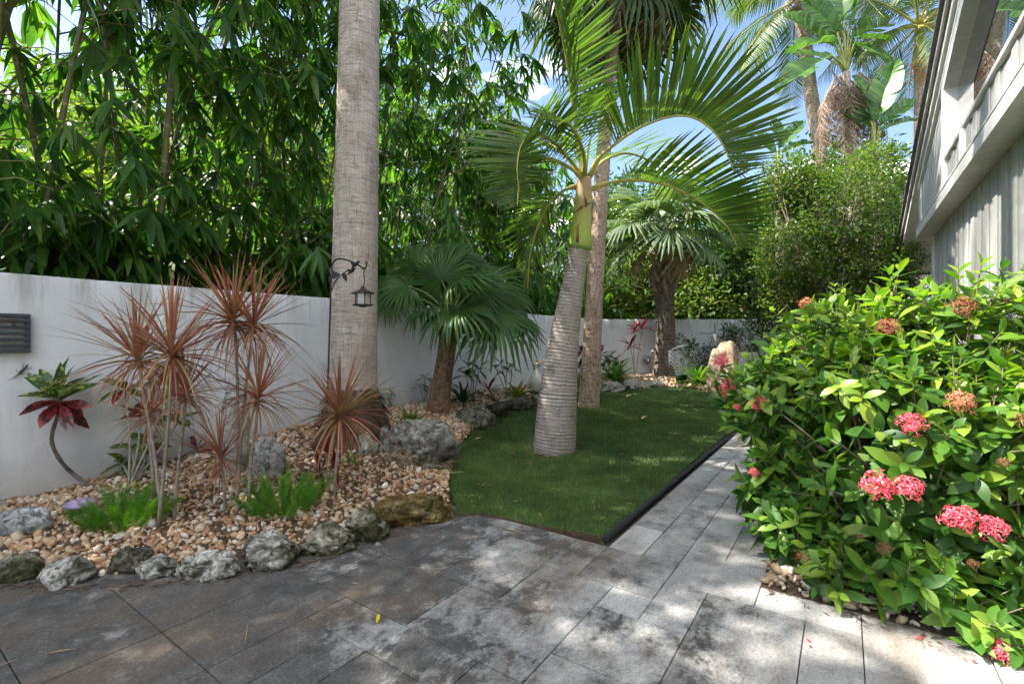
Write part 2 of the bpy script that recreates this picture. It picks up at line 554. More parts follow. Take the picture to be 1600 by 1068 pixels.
def rock_mat(name, light, mid, dark, moss, mossiness=.5, pits=26):
    m, nt, b = new_mat(name); n = N(nt)
    pos = n.coord('Pos')
    g = n.noise(pos, 8, 8, .72, .4)
    c = n.ramp(g, [(.30, dark), (.47, mid), (.66, light)])
    # solution pits: a warped, broken-up cell pattern at two sizes
    wp = n.node('ShaderNodeVectorMath', operation='ADD')
    nz = n.node('ShaderNodeTexNoise'); nz.inputs['Scale'].default_value = 14; nz.inputs['Detail'].default_value = 4; n.link(pos, nz.inputs['Vector'])
    ws = n.node('ShaderNodeVectorMath', operation='SCALE'); n.link(nz.outputs['Color'], ws.inputs[0]); ws.inputs['Scale'].default_value = .07
    n.link(pos, wp.inputs[0]); n.link(ws.outputs[0], wp.inputs[1])
    pit = n.noise(wp.outputs[0], pits*1.3, 7, .75, .8)
    pf = n.ramp(pit, [(.36, 0), (.50, 1)])
    c = n.mix(.85, c, n.ramp(pf, [(0, .30), (1, 1.05)]), 'MULTIPLY')
    c = n.mix(.7, c, n.ramp(n.noise(pos, 2.6, 4), [(.35, .7), (.65, 1.3)]), 'MULTIPLY')
    ge = n.node('ShaderNodeNewGeometry'); sp = n.node('ShaderNodeSeparateXYZ'); n.link(ge.outputs['Normal'], sp.inputs[0])
    mf = n.math('ADD', n.noise(pos, 5.5, 6, .65), n.math('MULTIPLY', sp.outputs['Z'], -.10))
    mk = n.ramp(mf, [(.62 - .25*mossiness, 0), (.70 - .18*mossiness, .85)])
    c = n.mix(mk, c, n.ramp(n.noise(pos, 40, 3), [(.3, tuple(x*.45 for x in moss)), (.7, moss)]))
    n.link(c, b.inputs['Base Color']); b.inputs['Roughness'].default_value = .92
    b.inputs['Specular IOR Level'].default_value = .2
    h = n.math('ADD', n.math('MULTIPLY', pf, .9), n.noise(pos, 60, 6, .75))
    n.link(n.bump(h, 1.0, .02), b.inputs['Normal'])
    return m

def gravel_mat(name, stops):
    m, nt, b = new_mat(name); n = N(nt)
    c = n.ramp(n.rnd(), stops)
    c = n.mix(.6, c, n.ramp(n.noise(n.coord('Pos'), 90, 4), [(.3, .6), (.7, 1.2)]), 'MULTIPLY')
    n.link(c, b.inputs['Base Color']); b.inputs['Roughness'].default_value = .75
    n.link(n.bump(n.noise(n.coord('Pos'), 150, 3), .3, .003), b.inputs['Normal'])
    return m

MT = {}
MT['tile'] = tile_mat()
MT['joint'] = plain('joint_sand', (.06, .054, .048), .95, .5, 40)
MT['soil'] = plain('soil', (.085, .055, .036), .95, .5, 14, bump=.6, bscale=50, dist=.02)
MT['earth'] = plain('earth', (.12, .13, .06), .95, .5, 2.0, bump=.4, bscale=20, dist=.03)
MT['turf'] = plain('turf_backing', (.050, .088, .028), .95, .45, 5, bump=.6, bscale=260, dist=.01)
MT['stucco'] = stucco_mat()
MT['rubber'] = plain('black_edging', (.020, .020, .022), .55, .4, 30, bump=.3, bscale=120)
MT['bark_big'] = bark_mat('bark_grey_tall', (.17, .125, .10), (.39, .325, .28), (.58, .50, .445), ux=24, vy=6, ring=64, bump=.45, scars=True)
MT['bark_spindle'] = ring_mat('bark_spindle', (.11, .085, .07), (.30, .25, .215), (.46, .40, .355), (.46, .44, .40))
MT['bark_slim'] = bark_mat('bark_slim', (.16, .10, .065), (.40, .29, .21), (.60, .46, .36), ux=15, vy=6, ring=30)
MT['bark_dark'] = bark_mat('bark_dark', (.045, .035, .028), (.12, .095, .075), (.22, .18, .15), ux=14, vy=5, ring=28)
MT['bark_young'] = bark_mat('bark_young', (.085, .05, .032), (.22, .135, .085), (.36, .24, .16), ux=15, vy=3, ring=24)
MT['bark_coco'] = bark_mat('bark_coconut', (.15, .11, .085), (.34, .27, .215), (.50, .42, .35), ux=9, vy=3, ring=14)
MT['boot'] = plain('leaf_base_fibre', (.30, .21, .15), .9, .5, 14, bump=.6, bscale=50, dist=.02)
MT['boot_red'] = plain('leaf_base_red', (.17, .075, .045), .9, .5, 18, bump=.6, bscale=60, dist=.02)
MT['rootmat'] = plain('root_mat', (.12, .075, .05), .95, .55, 24, bump=1.0, bscale=70, dist=.03)
MT['branch'] = plain('branch_bark', (.23, .18, .13), .9, .4, 12, bump=.5, bscale=40, dist=.01)
MT['twig'] = plain('twig', (.17, .15, .06), .8, .4, 10, bump=0)
MT['cane'] = plain('cane', (.26, .22, .18), .85, .35, 25, bump=.5, bscale=80)

MT['bamboo'] = leaf_mat('bamboo_leaf', [(.028, .082, .018), (.048, .125, .024), (.075, .165, .030), (.13, .22, .04)], .48, .40, spec=.4)
MT['bamboo_dry'] = leaf_mat('bamboo_sheath', [(.28, .15, .07), (.36, .24, .12)], .2, .7)
def culm_mat():
    m, nt, b = new_mat('bamboo_culm'); n = N(nt)
    su = n.node('ShaderNodeSeparateXYZ'); n.link(n.coord('UV'), su.inputs[0])
    fr = n.math('FRACT', n.math('DIVIDE', su.outputs['Y'], .34))
    c = n.ramp(n.noise(n.coord('Pos'), 3, 4), [(.3, (.075, .085, .022)), (.7, (.16, .14, .045))])
    c = n.mix(n.ramp(fr, [(0, 1), (.045, 1), (.075, 0), (.97, 0), (1, 1)]), c, (.24, .20, .12))
    n.link(c, b.inputs['Base Color']); b.inputs['Roughness'].default_value = .5
    return m
MT['culm'] = culm_mat()
MT['ixora'] = leaf_mat('ixora_leaf', [(.030, .085, .014), (.048, .135, .018), (.080, .19, .022), (.13, .24, .028), (.22, .31, .04)], .34, .46, spec=.35, blotch=(3.2, .72, (.13, .13, .03)))
MT['ixora_young'] = leaf_mat('ixora_young_leaf', [(.10, .21, .02), (.19, .31, .028), (.30, .40, .045)], .38, .42, spec=.4)
MT['ixora_fl'] = leaf_mat('ixora_petal', [(.64, .05, .10), (.80, .13, .19), (.87, .28, .31)], .25, .5, tcol=(1.3, .6, .6))
MT['ixora_fl2'] = leaf_mat('ixora_petal_faded', [(.50, .16, .10), (.58, .25, .15), (.42, .20, .10)], .25, .55, tcol=(1.3, .8, .5))
MT['ixora_bud'] = leaf_mat('ixora_spent', [(.26, .10, .05), (.34, .17, .07), (.22, .14, .05)], .15, .6, tcol=(1.1, .9, .6))
MT['frond'] = leaf_mat('spindle_leaflet', [(.060, .12, .022), (.095, .165, .030), (.14, .20, .040)], .42, .40, spec=.45)
MT['rachis'] = plain('rachis_yellow', (.40, .36, .09), .45, .25, 10, bump=0)
MT['shaft'] = None
MT['fan'] = leaf_mat('fan_leaf', [(.034, .088, .018), (.052, .120, .024), (.075, .15, .03)], .32, .42, spec=.4)
MT['fan_dark'] = leaf_mat('fan_leaf_high', [(.032, .070, .024), (.045, .088, .028), (.10, .13, .045)], .30, .45)
MT['fan_blue'] = leaf_mat('fan_leaf_grey_green', [(.09, .145, .075), (.12, .18, .09), (.16, .205, .10)], .32, .5)
MT['fan_dry'] = leaf_mat('fan_leaf_dry', [(.32, .24, .13), (.38, .29, .17), (.26, .19, .10)], .2, .7, tcol=(1.1, 1, .7))
MT['petiole'] = plain('petiole_green', (.12, .16, .045), .5, .3, 10, bump=0)
MT['coco'] = leaf_mat('coconut_leaflet', [(.05, .10, .025), (.08, .135, .035), (.15, .17, .05)], .32, .42)
MT['paddle'] = leaf_mat('paddle_leaf', [(.045, .11, .03), (.07, .16, .035), (.12, .21, .05)], .38, .36)
MT['dead'] = leaf_mat('dead_frond', [(.30, .21, .15), (.42, .32, .24), (.24, .16, .11)], .15, .8, tcol=(1.1, .9, .7))
MT['dracaena'] = leaf_mat('dracaena_leaf', [(.24, .07, .055), (.36, .13, .10), (.38, .24, .13), (.25, .21, .085), (.44, .22, .18)], .28, .45, tcol=(1.5, 1.0, .7))
MT['dracaena_dry'] = leaf_mat('dracaena_leaf_tan', [(.32, .17, .08), (.38, .25, .11), (.24, .12, .07)], .2, .6, tcol=(1.2, 1, .7))
MT['cordyline'] = leaf_mat('cordyline_leaf', [(.075, .012, .020), (.12, .018, .028), (.17, .03, .04)], .25, .38, tcol=(1.6, .5, .6))
MT['croton'] = leaf_mat('croton_leaf_green', [(.025, .075, .015), (.045, .11, .02)], .25, .32, spec=.5, blotch=(7, .52, (.36, .33, .05)))
MT['croton_red'] = leaf_mat('croton_leaf_red', [(.30, .022, .03), (.22, .02, .025)], .25, .34, tcol=(1.3, .5, .5), spec=.5, blotch=(5, .47, (.03, .018, .016)))
MT['foxtail'] = leaf_mat('foxtail_fern', [(.075, .19, .022), (.11, .25, .028), (.15, .29, .036)], .38, .5)
MT['fern'] = leaf_mat('fern_leaf', [(.06, .15, .02), (.10, .22, .03), (.15, .26, .05)], .35, .45)
MT['fern_dark'] = leaf_mat('fern_leaf_dark', [(.018, .055, .018), (.03, .075, .022)], .25, .5)
MT['plant'] = leaf_mat('small_plant_leaf', [(.020, .060, .016), (.035, .085, .022), (.05, .11, .028)], .28, .38)
MT['yellowcroton'] = leaf_mat('gold_leaf', [(.22, .20, .03), (.10, .15, .03), (.30, .22, .04)], .3, .4)
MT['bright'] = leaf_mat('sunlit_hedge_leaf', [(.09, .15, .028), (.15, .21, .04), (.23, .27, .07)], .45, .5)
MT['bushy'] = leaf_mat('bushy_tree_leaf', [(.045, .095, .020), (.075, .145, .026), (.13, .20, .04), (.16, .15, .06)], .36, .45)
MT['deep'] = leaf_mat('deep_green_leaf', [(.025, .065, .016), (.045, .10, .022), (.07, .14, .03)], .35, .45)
MT['rock_pale'] = rock_mat('rock_pale', (.70, .68, .62), (.42, .395, .335), (.085, .08, .06), (.07, .068, .024), .55)
MT['rock_moss'] = rock_mat('rock_mossy', (.50, .47, .38), (.29, .265, .19), (.065, .06, .042), (.075, .08, .022), .85)
MT['rock_dark'] = rock_mat('rock_dark', (.22, .20, .16), (.12, .11, .08), (.045, .042, .03), (.05, .06, .02), .8)
MT['rock_ochre'] = rock_mat('rock_ochre', (.34, .29, .16), (.24, .16, .06), (.06, .048, .028), (.12, .10, .02), .55)
MT['boulder'] = rock_mat('boulder_grey', (.44, .42, .385), (.28, .262, .235), (.12, .105, .085), (.085, .09, .03), .25, 16)
MT['boulder_tan'] = rock_mat('boulder_tan', (.38, .32, .23), (.26, .20, .13), (.07, .065, .04), (.05, .055, .02), .75, 20)
MT['rock_white'] = rock_mat('rock_white', (.76, .76, .75), (.56, .56, .55), (.28, .27, .25), (.16, .15, .10), .05)
MT['rock_tan'] = rock_mat('rock_tan', (.56, .44, .32), (.46, .34, .23), (.25, .17, .11), (.25, .18, .10), .1, 14)
MT['gravel'] = gravel_mat('river_gravel', [(0, (.20, .11, .06)), (.22, (.39, .215, .115)), (.42, (.47, .30, .165)), (.6, (.53, .375, .235)), (.8, (.57, .455, .325)), (.93, (.60, .53, .45)), (1, (.72, .70, .66))])
MT['gravel_pale'] = gravel_mat('pale_gravel', [(0, (.22, .13, .08)), (.4, (.40, .28, .18)), (.7, (.55, .46, .37)), (1, (.74, .71, .66))])

def grass_mat():
    m, nt, b = new_mat('turf_blade'); n = N(nt)
    pos = n.coord('Pos')
    c = n.ramp(n.rnd(), [(0, (.048, .10, .024)), (.5, (.088, .165, .042)), (.85, (.14, .22, .065)), (1, (.27, .25, .12))])
    c = n.mix(.9, c, n.ramp(n.noise(pos, 1.5, 6, .65), [(.30, .45), (.5, .95), (.70, 1.5)]), 'MULTIPLY')
    c = n.mix(n.ramp(n.noise(n.mapped(pos, loc=(5, 2, 0)), 1.1, 5, .65), [(.58, 0), (.78, .30)]), c, (.12, .11, .04))
    n.link(c, b.inputs['Base Color']); b.inputs['Roughness'].default_value = .6
    b.inputs['Specular IOR Level'].default_value = .25
    return m
MT['grass'] = grass_mat()

# ================================================================== THE SETTING
# ground under everything, out to the horizon
structure('ground', mesh('ground', [(-1500, -1500, -.06), (1500, -1500, -.06), (1500, 1500, -.06), (-1500, 1500, -.06)], [(0, 1, 2, 3)], MT['earth']))

# ---- planting bed between the stone border and the wall
WALL_V = -5.0
BORD = [UV(-.8, -3.95)] + [G(x, y) for x, y in ((0, 897), (105, 903), (213, 895), (320, 888), (420, 868), (510, 862), (575, 838), (640, 815), (702, 793))]
LAWN_L = [GL(x, y) for x, y in ((703, 755), (716, 705), (742, 672), (790, 645), (850, 628), (905, 613), (950, 608), (1000, 604), (1060, 606), (1110, 613), (1150, 622), (1230, 640))]
BORD = BORD + LAWN_L
WALLP = [UV(u, WALL_V) for u in (-1.4, .1, .6, 1.0, 1.4, 1.9, 2.3, 2.7, 3.1, 3.5, 3.9, 4.6, 5.3, 6.1, 7.2, 8.6, 9.6, 10.97)] + [Vector((x, 11.87, 0)) for x in (3.2, 4.2, 5.0, 6.9)]
def zwall(i, p):
    u, v = uv_of(p)
    if i >= 18: return .33
    return lerp_list([-1.4, .74, 1.45, 2.85, 4.85, 11], [.0, .03, .10, .24, .32, .33], u)
NS, NT_ = 150, 40
bs = spline(BORD, NS); ws = spline(WALLP, NS)
BEDP = np.zeros((NS, NT_, 3))
for i in range(NS):
    k = i / (NS-1) * (len(BORD)-1)
    zw = zwall(int(round(k)), ws[i])
    zf = bs[i].z + .03
    for j in range(NT_):
        t = j / (NT_-1)
        p = bs[i].lerp(ws[i], t)
        s = t ** .8
        z = zf + (zw - zf) * s + .05 * math.sin(math.pi * t) + .018 * mn.noise(p * 2.2) + .008 * mn.noise(p * 7)
        if t == 0: z -= .05
        BEDP[i, j] = (p.x, p.y, z)
fi = [(i*NT_+j, (i+1)*NT_+j, (i+1)*NT_+j+1, i*NT_+j+1) for i in range(NS-1) for j in range(NT_-1)]
structure('planting_bed', mesh('planting_bed', BEDP.reshape(-1, 3), fi, MT['soil'], True))
BF = BEDP.reshape(-1, 3); BPX, BPY = proj(BF); BPX[BF[:, 1] < .4] = -9e9
def BP(x, y):
    k = int(np.argmin((BPX - x)**2 + (BPY - y)**2))
    return Vector(BF[k])
def bedz(p):
    k = int(np.argmin((BF[:, 0]-p.x)**2 + (BF[:, 1]-p.y)**2))
    return BF[k, 2]

# ---- lawn sheet
LP = LAWN_L + [UV(7.4, -1.20), UV(6.2, -1.20), UV(5.68/.8219*.985 - .55, -1.20), UV(2.72, -1.205), G(850, 826), G(790, 812), G(745, 804), G(716, 806)]
def cdt_sheet(poly, step, zf):
    pts = [Vector((p.x, p.y)) for p in poly]
    n = len(pts)
    xs = [p.x for p in pts]; ys = [p.y for p in pts]
    def inside(x, y):
        c = False
        for i in range(n):
            a, b = pts[i], pts[i-1]
            if (a.y > y) != (b.y > y) and x < (b.x-a.x)*(y-a.y)/(b.y-a.y)+a.x: c = not c
        return c
    ip = []
    x = min(xs)
    while x < max(xs):
        y = min(ys)
        while y < max(ys):
            if inside(x, y): ip.append(Vector((x, y)))
            y += step
        x += step
    r = delaunay_2d_cdt(pts + ip, [(i, (i+1) % n) for i in range(n)], [list(range(n))], 1, 1e-5)
    return [(v.x, v.y, zf(v.x, v.y)) for v in r[0]], r[2], inside
Vl, Fl, in_lawn = cdt_sheet(LP, .16, lambda x, y: hl(y))
nb = len(Vl)
sk = []
for i, p in enumerate(LP):
    Vl.append((p.x, p.y, hl(p.y) + .001)); Vl.append((p.x, p.y, -.05))
for i in range(len(LP)):
    j = (i+1) % len(LP)
    sk.append((nb+2*i, nb+2*j, nb+2*j+1, nb+2*i+1))
lm = mesh('lawn', Vl, list(Fl) + sk, MT['turf'], False)
lm.materials.append(MT['soil'])
for p_ in list(lm.polygons)[len(Fl):]: p_.material_index = 1
structure('lawn', lm)

# turf blades: nobody could count them; bare soil shows round the two palms
TRUNKS = [(GL(866, 712).x, GL(866, 712).y + .2, .285), (GL(921, 636).x, GL(921, 636).y + .12, .24)]
def blades():
    M = []
    def zone(n, x0, x1, y0, y1, h, w):
        X = NR.uniform(x0, x1, n); Y = NR.uniform(y0, y1, n)
        # inside test, vectorised
        px = np.array([p.x for p in LP]); py = np.array([p.y for p in LP])
        c = np.zeros(n, bool)
        for i in range(len(LP)):
            ax, ay, bx, by = px[i], py[i], px[i-1], py[i-1]
            cond = (ay > Y) != (by > Y)
            with np.errstate(divide='ignore', invalid='ignore'):
                c ^= cond & (X < (bx-ax)*(Y-ay)/(by-ay)+ax)
        for (bx_, by_, br_) in TRUNKS:
            c &= np.hypot(X-bx_, Y-by_) > br_*(1 + .22*np.sin(np.arctan2(Y-by_, X-bx_)*3+1) + .12*NR.normal(size=n))
        X = X[c] + NR.normal(0, .009, int(c.sum())); Y = Y[c] + NR.normal(0, .009, int(c.sum())); n = len(X)
        Z = .018 + np.maximum(0, .032*(Y-4.6)) - .002
        hh = h * NR.uniform(.55, 1.15, n); a = NR.uniform(0, 2*np.pi, n)
        tl = NR.uniform(.05, .75, n) * hh; b = NR.uniform(0, 2*np.pi, n)
        dx = np.cos(a)*w/2; dy = np.sin(a)*w/2
        P = np.stack([np.c_[X-dx, Y-dy, Z], np.c_[X+dx, Y+dy, Z], np.c_[X+np.cos(b)*tl, Y+np.sin(b)*tl, Z+hh]], 1)
        M.append(P.reshape(-1, 3))
    zone(230000, -.9, 2.5, 2.7, 4.6, .030, .0045)
    zone(190000, -.9, 3.2, 4.6, 7.0, .030, .0065)
    zone(150000, -.5, 4.6, 7.0, 10.6, .030, .010)
    V = np.concatenate(M)
    return V, np.arange(len(V)).reshape(-1, 3)
bv, bf = blades()
tag(obj('turf_grass', mesh('turf_grass', bv, bf, MT['grass'])), 'short dark green turf grass covering the lawn', 'grass', None, 'stuff')

# ---- paving: big and small travertine tiles on an 8-inch module, each a tile of its own
patio = structure('patio', mesh('patio', [UV(-1.5, -5, -.02), UV(-1.5, 4, -.02), UV(2.64, 4, -.02), UV(2.64, -.36, -.02), UV(9, -.36, -.02), UV(9, -1.2, -.02), UV(2.64, -1.2, -.02), UV(2.64, -5, -.02)], [(0, 1, 2, 3, 4, 5, 6, 7)], MT['joint']))
GU, GV, GO = .203, .2, .06
fixed = [(9,12,-3,-1), (12,14,-4,-2), (14,17,-4,-3), (14,17,-3,-2), (11,13,-6,-4), (13,16,-5,-4), (13,15,-6,-5), (15,17,-6,-5), (16,18,-5,-4),
         (17,20,-4,-3), (17,19,-3,-2), (17,20,-6,-5), (18,20,-5,-4), (19,22,-3,-2), (20,23,-5,-3), (20,23,-6,-5), (23,26,-6,-5), (23,25,-5,-4), (23,26,-4,-2),
         (9,12,-9,-7), (11,12,-7,-6), (9,11,-7,-5), (9,10,-10,-9), (10,12,-11,-9), (7,9,-8,-5), (10,11,-5,-4), (11,12,-4,-3), (10,11,-4,-3), (8,10,-5,-3), (7,9,-10,-8), (6,7,-8,-6),
         (5,7,-6,-3), (6,8,-3,-1), (8,9,-3,-2), (7,9,-2,0), (4,7,-12,-10), (2,4,-12,-11), (2,4,-15,-12), (4,6,-15,-12), (9,12,-1,0), (12,13,-2,0), (11,13,0,2), (10,11,0,1), (11,13,2,4), (9,11,1,3), (12,13,-5,-4)]
occ = {}
tiles = []
def put(i0, i1, j0, j1):
    for i in range(i0, i1):
        for j in range(j0, j1):
            if (i, j) in occ: return False
    for i in range(i0, i1):
        for j in range(j0, j1): occ[(i, j)] = 1
    tiles.append((i0, i1, j0, j1)); return True
def allowed(i, j):
    if i < 13: return -24 <= j <= 14 and i >= -4
    return -6 <= j <= -3 and i < 42
for t in fixed: put(*t)
rt = random.Random(4)
for i in range(-4, 42):
    for j in range(-24, 15):
        if not allowed(i, j) or (i, j) in occ: continue
        opts = [(3,2),(2,3),(2,2),(2,2),(2,1),(1,2)]
        rt.shuffle(opts)
        for (a, b) in opts + [(1,1)]:
            if all(allowed(i+p, j+q) and (i+p, j+q) not in occ for p in range(a) for q in range(b)):
                put(i, i+a, j, j+b); break
tile_cache = {}
for (i0, i1, j0, j1) in tiles:
    c = UV((i0+i1)/2*GU, (j0+j1)/2*GV+GO)
    cu, cv = uv_of(c)
    if cu > 2.64 + .5 and cv < -1.25: continue
    if c.y < .2: continue
    key = (i1-i0, j1-j0)
    if key not in tile_cache:
        w, d = key[0]*GU/2 - .0019, key[1]*GV/2 - .0019
        tile_cache[key] = MB().bbox((-w, -d, -.03), (w, d, 0), .0016).mesh('paving_tile', MT['tile'])
    M = Matrix.Translation(c + Vector((0, 0, rt.uniform(-.0015, .0015)))) @ Matrix.Rotation(math.atan2(AX.y, AX.x), 4, 'Z') @ Matrix.Rotation(rt.gauss(0, .0015), 4, 'X')
    obj('paving_tile', tile_cache[key], patio, M)

# ---- right-hand bed under the flowering shrub
rb = [UV(2.645, -.355), UV(2.645, .95), UV(9.6, .95), UV(9.6, -.36)]
Vr, Fr, in_rb = cdt_sheet(rb, .12, lambda x, y: min(.03, .18*min(uv_of(Vector((x, y, 0)))[0]-2.645, uv_of(Vector((x, y, 0)))[1]+.355) - .012) + .010*mn.noise(Vector((x*3, y*3, 0))))
structure('shrub_bed', mesh('shrub_bed', Vr, Fr, MT['soil'], True))
rb2 = [UV(2.645, .95), UV(2.645, 4.5), UV(-1.5, 4.5)]

# ---- gravel
def ico(sub):
    import bmesh
    bm = bmesh.new(); bmesh.ops.create_icosphere(bm, subdivisions=sub, radius=1)
    V = np.array([v.co[:] for v in bm.verts]); Fc = np.array([[v.index for v in f.verts] for f in bm.faces]); bm.free()
    return V, Fc
ICO1, ICO2 = ico(1), ico(2)
def pebbles(P, size, tpl, flat=.6):
    n = len(P)
    q = NR.normal(size=(n, 4)); q /= np.linalg.norm(q, axis=1)[:, None]
    w, x, y, z = q.T
    Rm = np.stack([1-2*(y*y+z*z), 2*(x*y-z*w), 2*(x*z+y*w), 2*(x*y+z*w), 1-2*(x*x+z*z), 2*(y*z-x*w), 2*(x*z-y*w), 2*(y*z+x*w), 1-2*(x*x+y*y)], 1).reshape(n, 3, 3)
    s = size[:, None] * np.c_[NR.uniform(.75, 1.25, n), NR.uniform(.65, 1.0, n), NR.uniform(.45, .75, n)]
    A = np.zeros((n, 4, 4)); A[:, :3, :3] = Rm * s[:, None, :]; A[:, :3, 3] = P; A[:, 3, 3] = 1
    V, Fc = tpl
    jit = NR.uniform(.82, 1.15, (len(V), 1))
    return scatter((V * jit, Fc), A)
def bed_samples(n, i0, i1):
    a = NR.uniform(i0, i1 - 1.001, n); b = NR.uniform(.5, NT_ - 1.02, n)
    i = a.astype(int); j = b.astype(int); fa = (a-i)[:, None]; fb = (b-j)[:, None]
    return (BEDP[i, j]*(1-fa) + BEDP[i+1, j]*fa)*(1-fb) + (BEDP[i, j+1]*(1-fa) + BEDP[i+1, j+1]*fa)*fb
gi = int(9.5/21*NS)
Vs = []; Fs = []; n0 = 0
def addp(PF):
    global n0
    Vs.append(PF[0]); Fs.append(PF[1]+n0); n0 += len(PF[0])
def gsize(n): return np.clip(NR.lognormal(math.log(.0155), .40, n), .007, .040)
p = bed_samples(9500, 0, gi); p[:, 2] += NR.uniform(-.004, .009, len(p)); addp(pebbles(p, gsize(len(p)), ICO1))
p = bed_samples(9000, gi, int(NS*.62)); p[:, 2] += NR.uniform(-.004, .009, len(p)); addp(pebbles(p, gsize(len(p))*1.15, ICO1))
ICO0 = ico(1)
p = bed_samples(5200, int(NS*.62), NS); p[:, 2] += NR.uniform(-.004, .01, len(p)); addp(pebbles(p, gsize(len(p))*1.6, ICO1))
tag(obj('bed_gravel', mesh('bed_gravel', np.concatenate(Vs), np.concatenate(Fs), MT['gravel'], True)), 'orange tan and white river gravel covering the planting bed', 'gravel', None, 'stuff')
Vs = []; Fs = []; n0 = 0
uu = NR.uniform(2.66, 4.2, 2600); vv = NR.uniform(-.34, .9, 2600)
p = np.array([UV(a, b, min(.034, .18*min(a-2.645, b+.355) + .004)) for a, b in zip(uu, vv)]); addp(pebbles(p, gsize(len(p)), ICO1))
tag(obj('shrub_bed_gravel', mesh('shrub_bed_gravel', np.concatenate(Vs), np.concatenate(Fs), MT['gravel_pale'], True)), 'pale gravel under the flowering shrub', 'gravel', None, 'stuff')

# ---- wood-chip litter beside the boulder
Ms = []
for _ in range(420):
    p = GL(R.gauss(712, 13), R.gauss(728, 22)); p.z += .008
    Ms.append(basis(p, (R.gauss(0, 1), R.gauss(0, 1), R.gauss(0, .15)), (R.gauss(0, .3), R.gauss(0, .3), 1), R.uniform(.010, .03)))
MT['mulch'] = leaf_mat('mulch', [(.07, .04, .028), (.14, .085, .05), (.20, .13, .085)], 0, .9)
P, Fa = scatter(leaf(1, .45, 2, .1, .1), Ms)
tag(obj('leaf_litter', mesh('leaf_litter', P, Fa, MT['mulch'])), 'brown crumbled leaf litter between boulder and lawn', 'leaf litter', None, 'stuff')

# ================================================================== WALLS, HOUSE
def wall_run(pts, z0, z1, th, mat):
    """rendered masonry: a closed strip with a slightly wavy face and eased top"""
    mb = MB()
    P = []
    for a, b in zip(pts[:-1], pts[1:]):
        n = max(2, int((b-a).length/.12))
        P += [a.lerp(b, i/n) for i in range(n)]
    P.append(pts[-1])
    prof = [(0, z0)] + [(0, z0 + (z1-z0)*t) for t in (.15, .3, .45, .6, .75, .9)] + [(0, z1-.015), (.006, z1-.004), (.02, z1), (th-.02, z1), (th, z1-.015), (th, z0)]
    V = []; Fc = []
    for i, p in enumerate(P):
        t = (P[min(i+1, len(P)-1)] - P[max(i-1, 0)]).normalized()
        out = Vector((-t.y, t.x, 0))
        for k, (o, z) in enumerate(prof):
            w = .006*mn.noise(Vector((p.x*1.3, p.y*1.3, z*1.5))) if k < 8 else 0
            zz = z + (.006*mn.noise(Vector((p.x*1.1, p.y*1.1, 9))) if z > z0+.5 else 0)
            V.append(p + out*(o+w) + Vector((0, 0, zz)))
    m = len(prof)
    for i in range(len(P)-1):
        for k in range(m-1):
            Fc.append((i*m+k, (i+1)*m+k, (i+1)*m+k+1, i*m+k+1))
    Fc.append(tuple(range(m))); Fc.append(tuple((len(P)-1)*m+k for k in range(m))[::-1])
    return mesh('garden_wall', V, Fc, mat, True)
corner = Vector((2.136, 11.87, 0))
gw = obj('garden_wall', wall_run([UV(-6, WALL_V), UV(2, WALL_V), corner, Vector((9.5, 11.87, 0))], -.1, 1.70, .16, MT['stucco']))
tag(gw, 'white stucco garden wall running along the left side and across the back', 'wall')
for p_ in gw.data.polygons: p_.use_smooth = len(p_.vertices) == 4

# ---- house on the right
def siding_mat():
    m, nt, b = new_mat('grey_siding'); n = N(nt)
    pos = n.coord('Pos')
    gr = n.noise(n.mapped(pos, (22, 22, 1.6)), 3, 6, .7)
    c = n.ramp(gr, [(.3, (.35, .355, .345)), (.7, (.45, .455, .445))])
    c = n.mix(.4, c, n.ramp(n.node('ShaderNodeObjectInfo').outputs['Random'], [(0, .72), (1, 1.18)]), 'MULTIPLY')
    n.link(c, b.inputs['Base Color']); b.inputs['Roughness'].default_value = .8
    n.link(n.bump(n.noise(n.mapped(pos, (60, 60, 8)), 3, 4, .7), .10, .003), b.inputs['Normal'])
    return m
MT['siding'] = siding_mat()
MT['trim'] = plain('trim_paint', (.60, .60, .585), .6, .12, 6, bump=.15, bscale=30)
MT['trim_white'] = plain('white_paint', (.80, .80, .79), .55, .06, 6, bump=.1, bscale=30)
MT['shingle'] = plain('roof_edge', (.16, .155, .15), .9, .35, 18, bump=.4, bscale=60)
MT['inside'] = plain('dark_room', (.035, .037, .04), .9, .2, 5, bump=0)
def glass_mat():
    m, nt, b = new_mat('window_glass')
    b.inputs['Base Color'].default_value = (.008, .014, .022, 1); b.inputs['Roughness'].default_value = .015
    b.inputs['IOR'].default_value = 1.6; b.inputs['Specular IOR Level'].default_value = .9
    b.inputs['Coat Weight'].default_value = 1.0; b.inputs['Coat Roughness'].default_value = .01
    return m
MT['glass'] = glass_mat()
RZ = Matrix.Rotation(math.atan2(AX.y, AX.x), 4, 'Z')       # local x along AX, local y along -BX
HV = .95
def hp(u, v, z): return UV(u, v, z)
house = thing('house', 'grey board-sided house with white trim on the right', 'house', UV(6, HV, 0))
def hbox(lo, hi, bev=.004):
    """box in (u, v, z)"""
    (u0, v0, z0), (u1, v1, z1) = lo, hi
    return ((u0, -v1, z0), (u1, -v0, z1))
def hpart(name, mat, lo, hi, bev=.004, parent=None):
    a, b = hbox(lo, hi)
    return obj(name, MB().bbox(a, b, bev, RZ).mesh(name, mat), parent or house)
def zr(u): return 4.33 - .315*(u - 7.83)                 # the rake line
